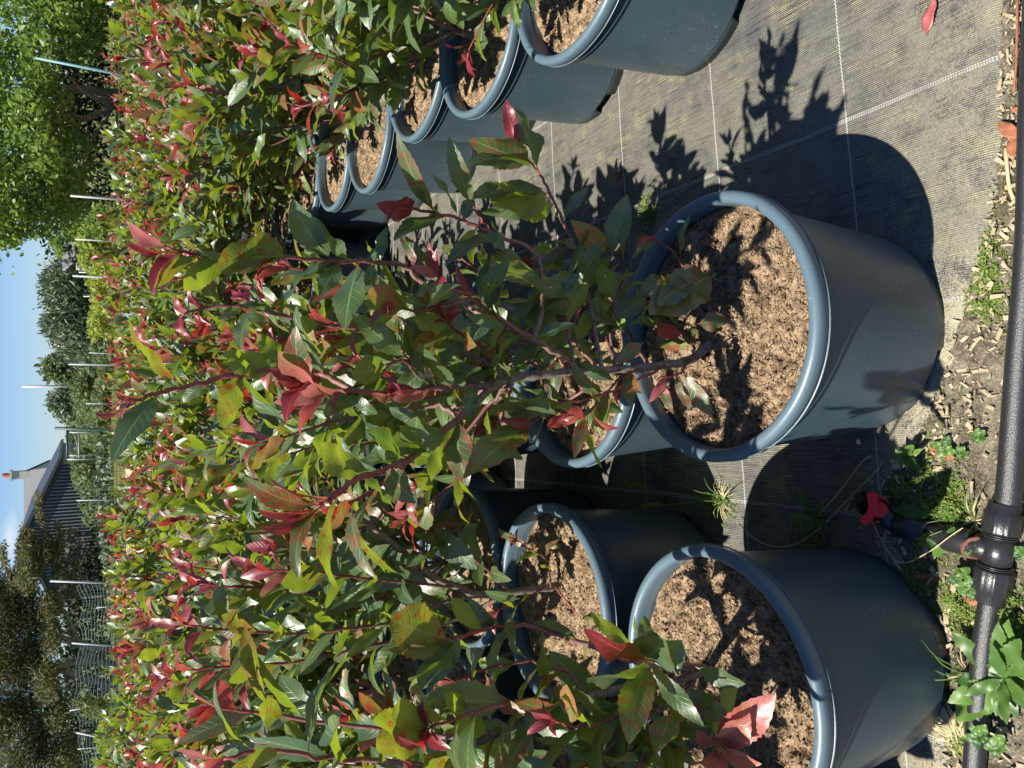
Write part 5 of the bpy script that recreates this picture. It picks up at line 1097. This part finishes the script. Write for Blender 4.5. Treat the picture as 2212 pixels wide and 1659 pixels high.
# netting fence
Yn = 28; nf = thing('netting_fence', (at(200, 1450, Yn)[0], Yn, 0), 'green mesh netting hung on pale posts under the cypress', 'fence'); Ln = np.array(nf.location)
for p0, p1, r in [((108, 1255), (250, 1260), .034), ((155, 1389), (255, 1396), .030), ((165, 1582), (258, 1601), .034), ((168, 1618), (250, 1612), .022), ((180, 1530), (232, 1522), .018), ((150, 1535), (200, 1527), .018), ((208, 1313), (240, 1310), .018), ((165, 1081), (222, 1080), .018)]:
    a, b = at(*p0, Yn) - Ln, at(*p1, Yn) - Ln; t = -a[2] / (b - a)[2]; mb = MB(); tube(mb, [a, a + (b - a) * t], r, 8); mb.build('post', M['white'], nf)
mb = MB(); xl, xr = (at(200, 1700, Yn) - Ln)[0], (at(200, 1262, Yn) - Ln)[0]
def nz_(x, k): zt = 1.22 + .10 * math.sin((x - xr) * 1.4) + .05 * math.sin(x * 5); return zt * k + .02 * math.sin(x * 7 + k * 9)
for k in np.linspace(.04, 1, 13): tube(mb, [(x, .03 * math.sin(x * 3), nz_(x, k)) for x in np.linspace(xl, xr, 60)], .0045, 3, cap=False)
for x in np.linspace(xl, xr, 88): tube(mb, [(x + .02 * math.sin(k * 6 + x * 9), .03 * math.sin(x * 3), nz_(x, k)) for k in np.linspace(0, 1, 7)], .0038, 3, cap=False)
mb.build('netting', M['net'], nf)
# white sack at the right end of the bed
sc = at(272, 6, 16); sk = MB(); V = []
lathe(sk, [(.0, .0), (.34, .0), (.42, .12), (.44, .35), (.40, .62), (.30, .82), (.16, .92), (.0, .95)], 40, fn=lambda p, th, r, z: [p[0] * (1 + .10 * math.sin(5*th + z*7)), p[1] * (1 + .08 * math.cos(4*th)), p[2] * (1 + .06 * math.sin(3*th))])
o = sk.build('sack', M['sack']); o.location = (sc[0] + .25, 16, 0); tag(o, 'white crumpled sack standing past the right end of the bed', 'sack')
# tall dry grass behind the bed
gr = MB(); rr = random.Random(3)
for i in range(5200):
    x = rr.uniform(-9, 9); y = rr.uniform(9.5, 20); h_ = rr.uniform(.08, .38) * (1 if rr.random() < .8 else 1.7); a = rr.random() * 6.28; l = rr.uniform(.02, .12); w = .006
    gr.add([(x - w, y, 0), (x + w, y, 0), (x + l * math.cos(a), y + l * math.sin(a), h_)], [(0, 1, 2)], None, (rr.choice([0, 0, .5]), rr.random(), 0, 1))
tag(gr.build('meadow_grass', M['hedge'], smooth=False), kind='stuff')
g2 = MB()
for i in range(26000):
    y = 11 + 45 * rr.random() ** 1.6; x = rr.uniform(-1, 1) * (y * .55 + 2)
    if 20 < y < 26.8: continue
    h_ = rr.uniform(.05, .28); a = rr.random() * 6.28; l = rr.uniform(.02, .12); w = .012
    g2.add([(x - w, y, 0), (x + w, y, 0), (x + l * math.cos(a), y + l * math.sin(a), h_)], [(0, 1, 2)], None, (rr.choice([0, 0, .4, .8]), rr.random(), 0, 1))
tag(g2.build('rough_grass', M['yel'], smooth=False), kind='stuff')
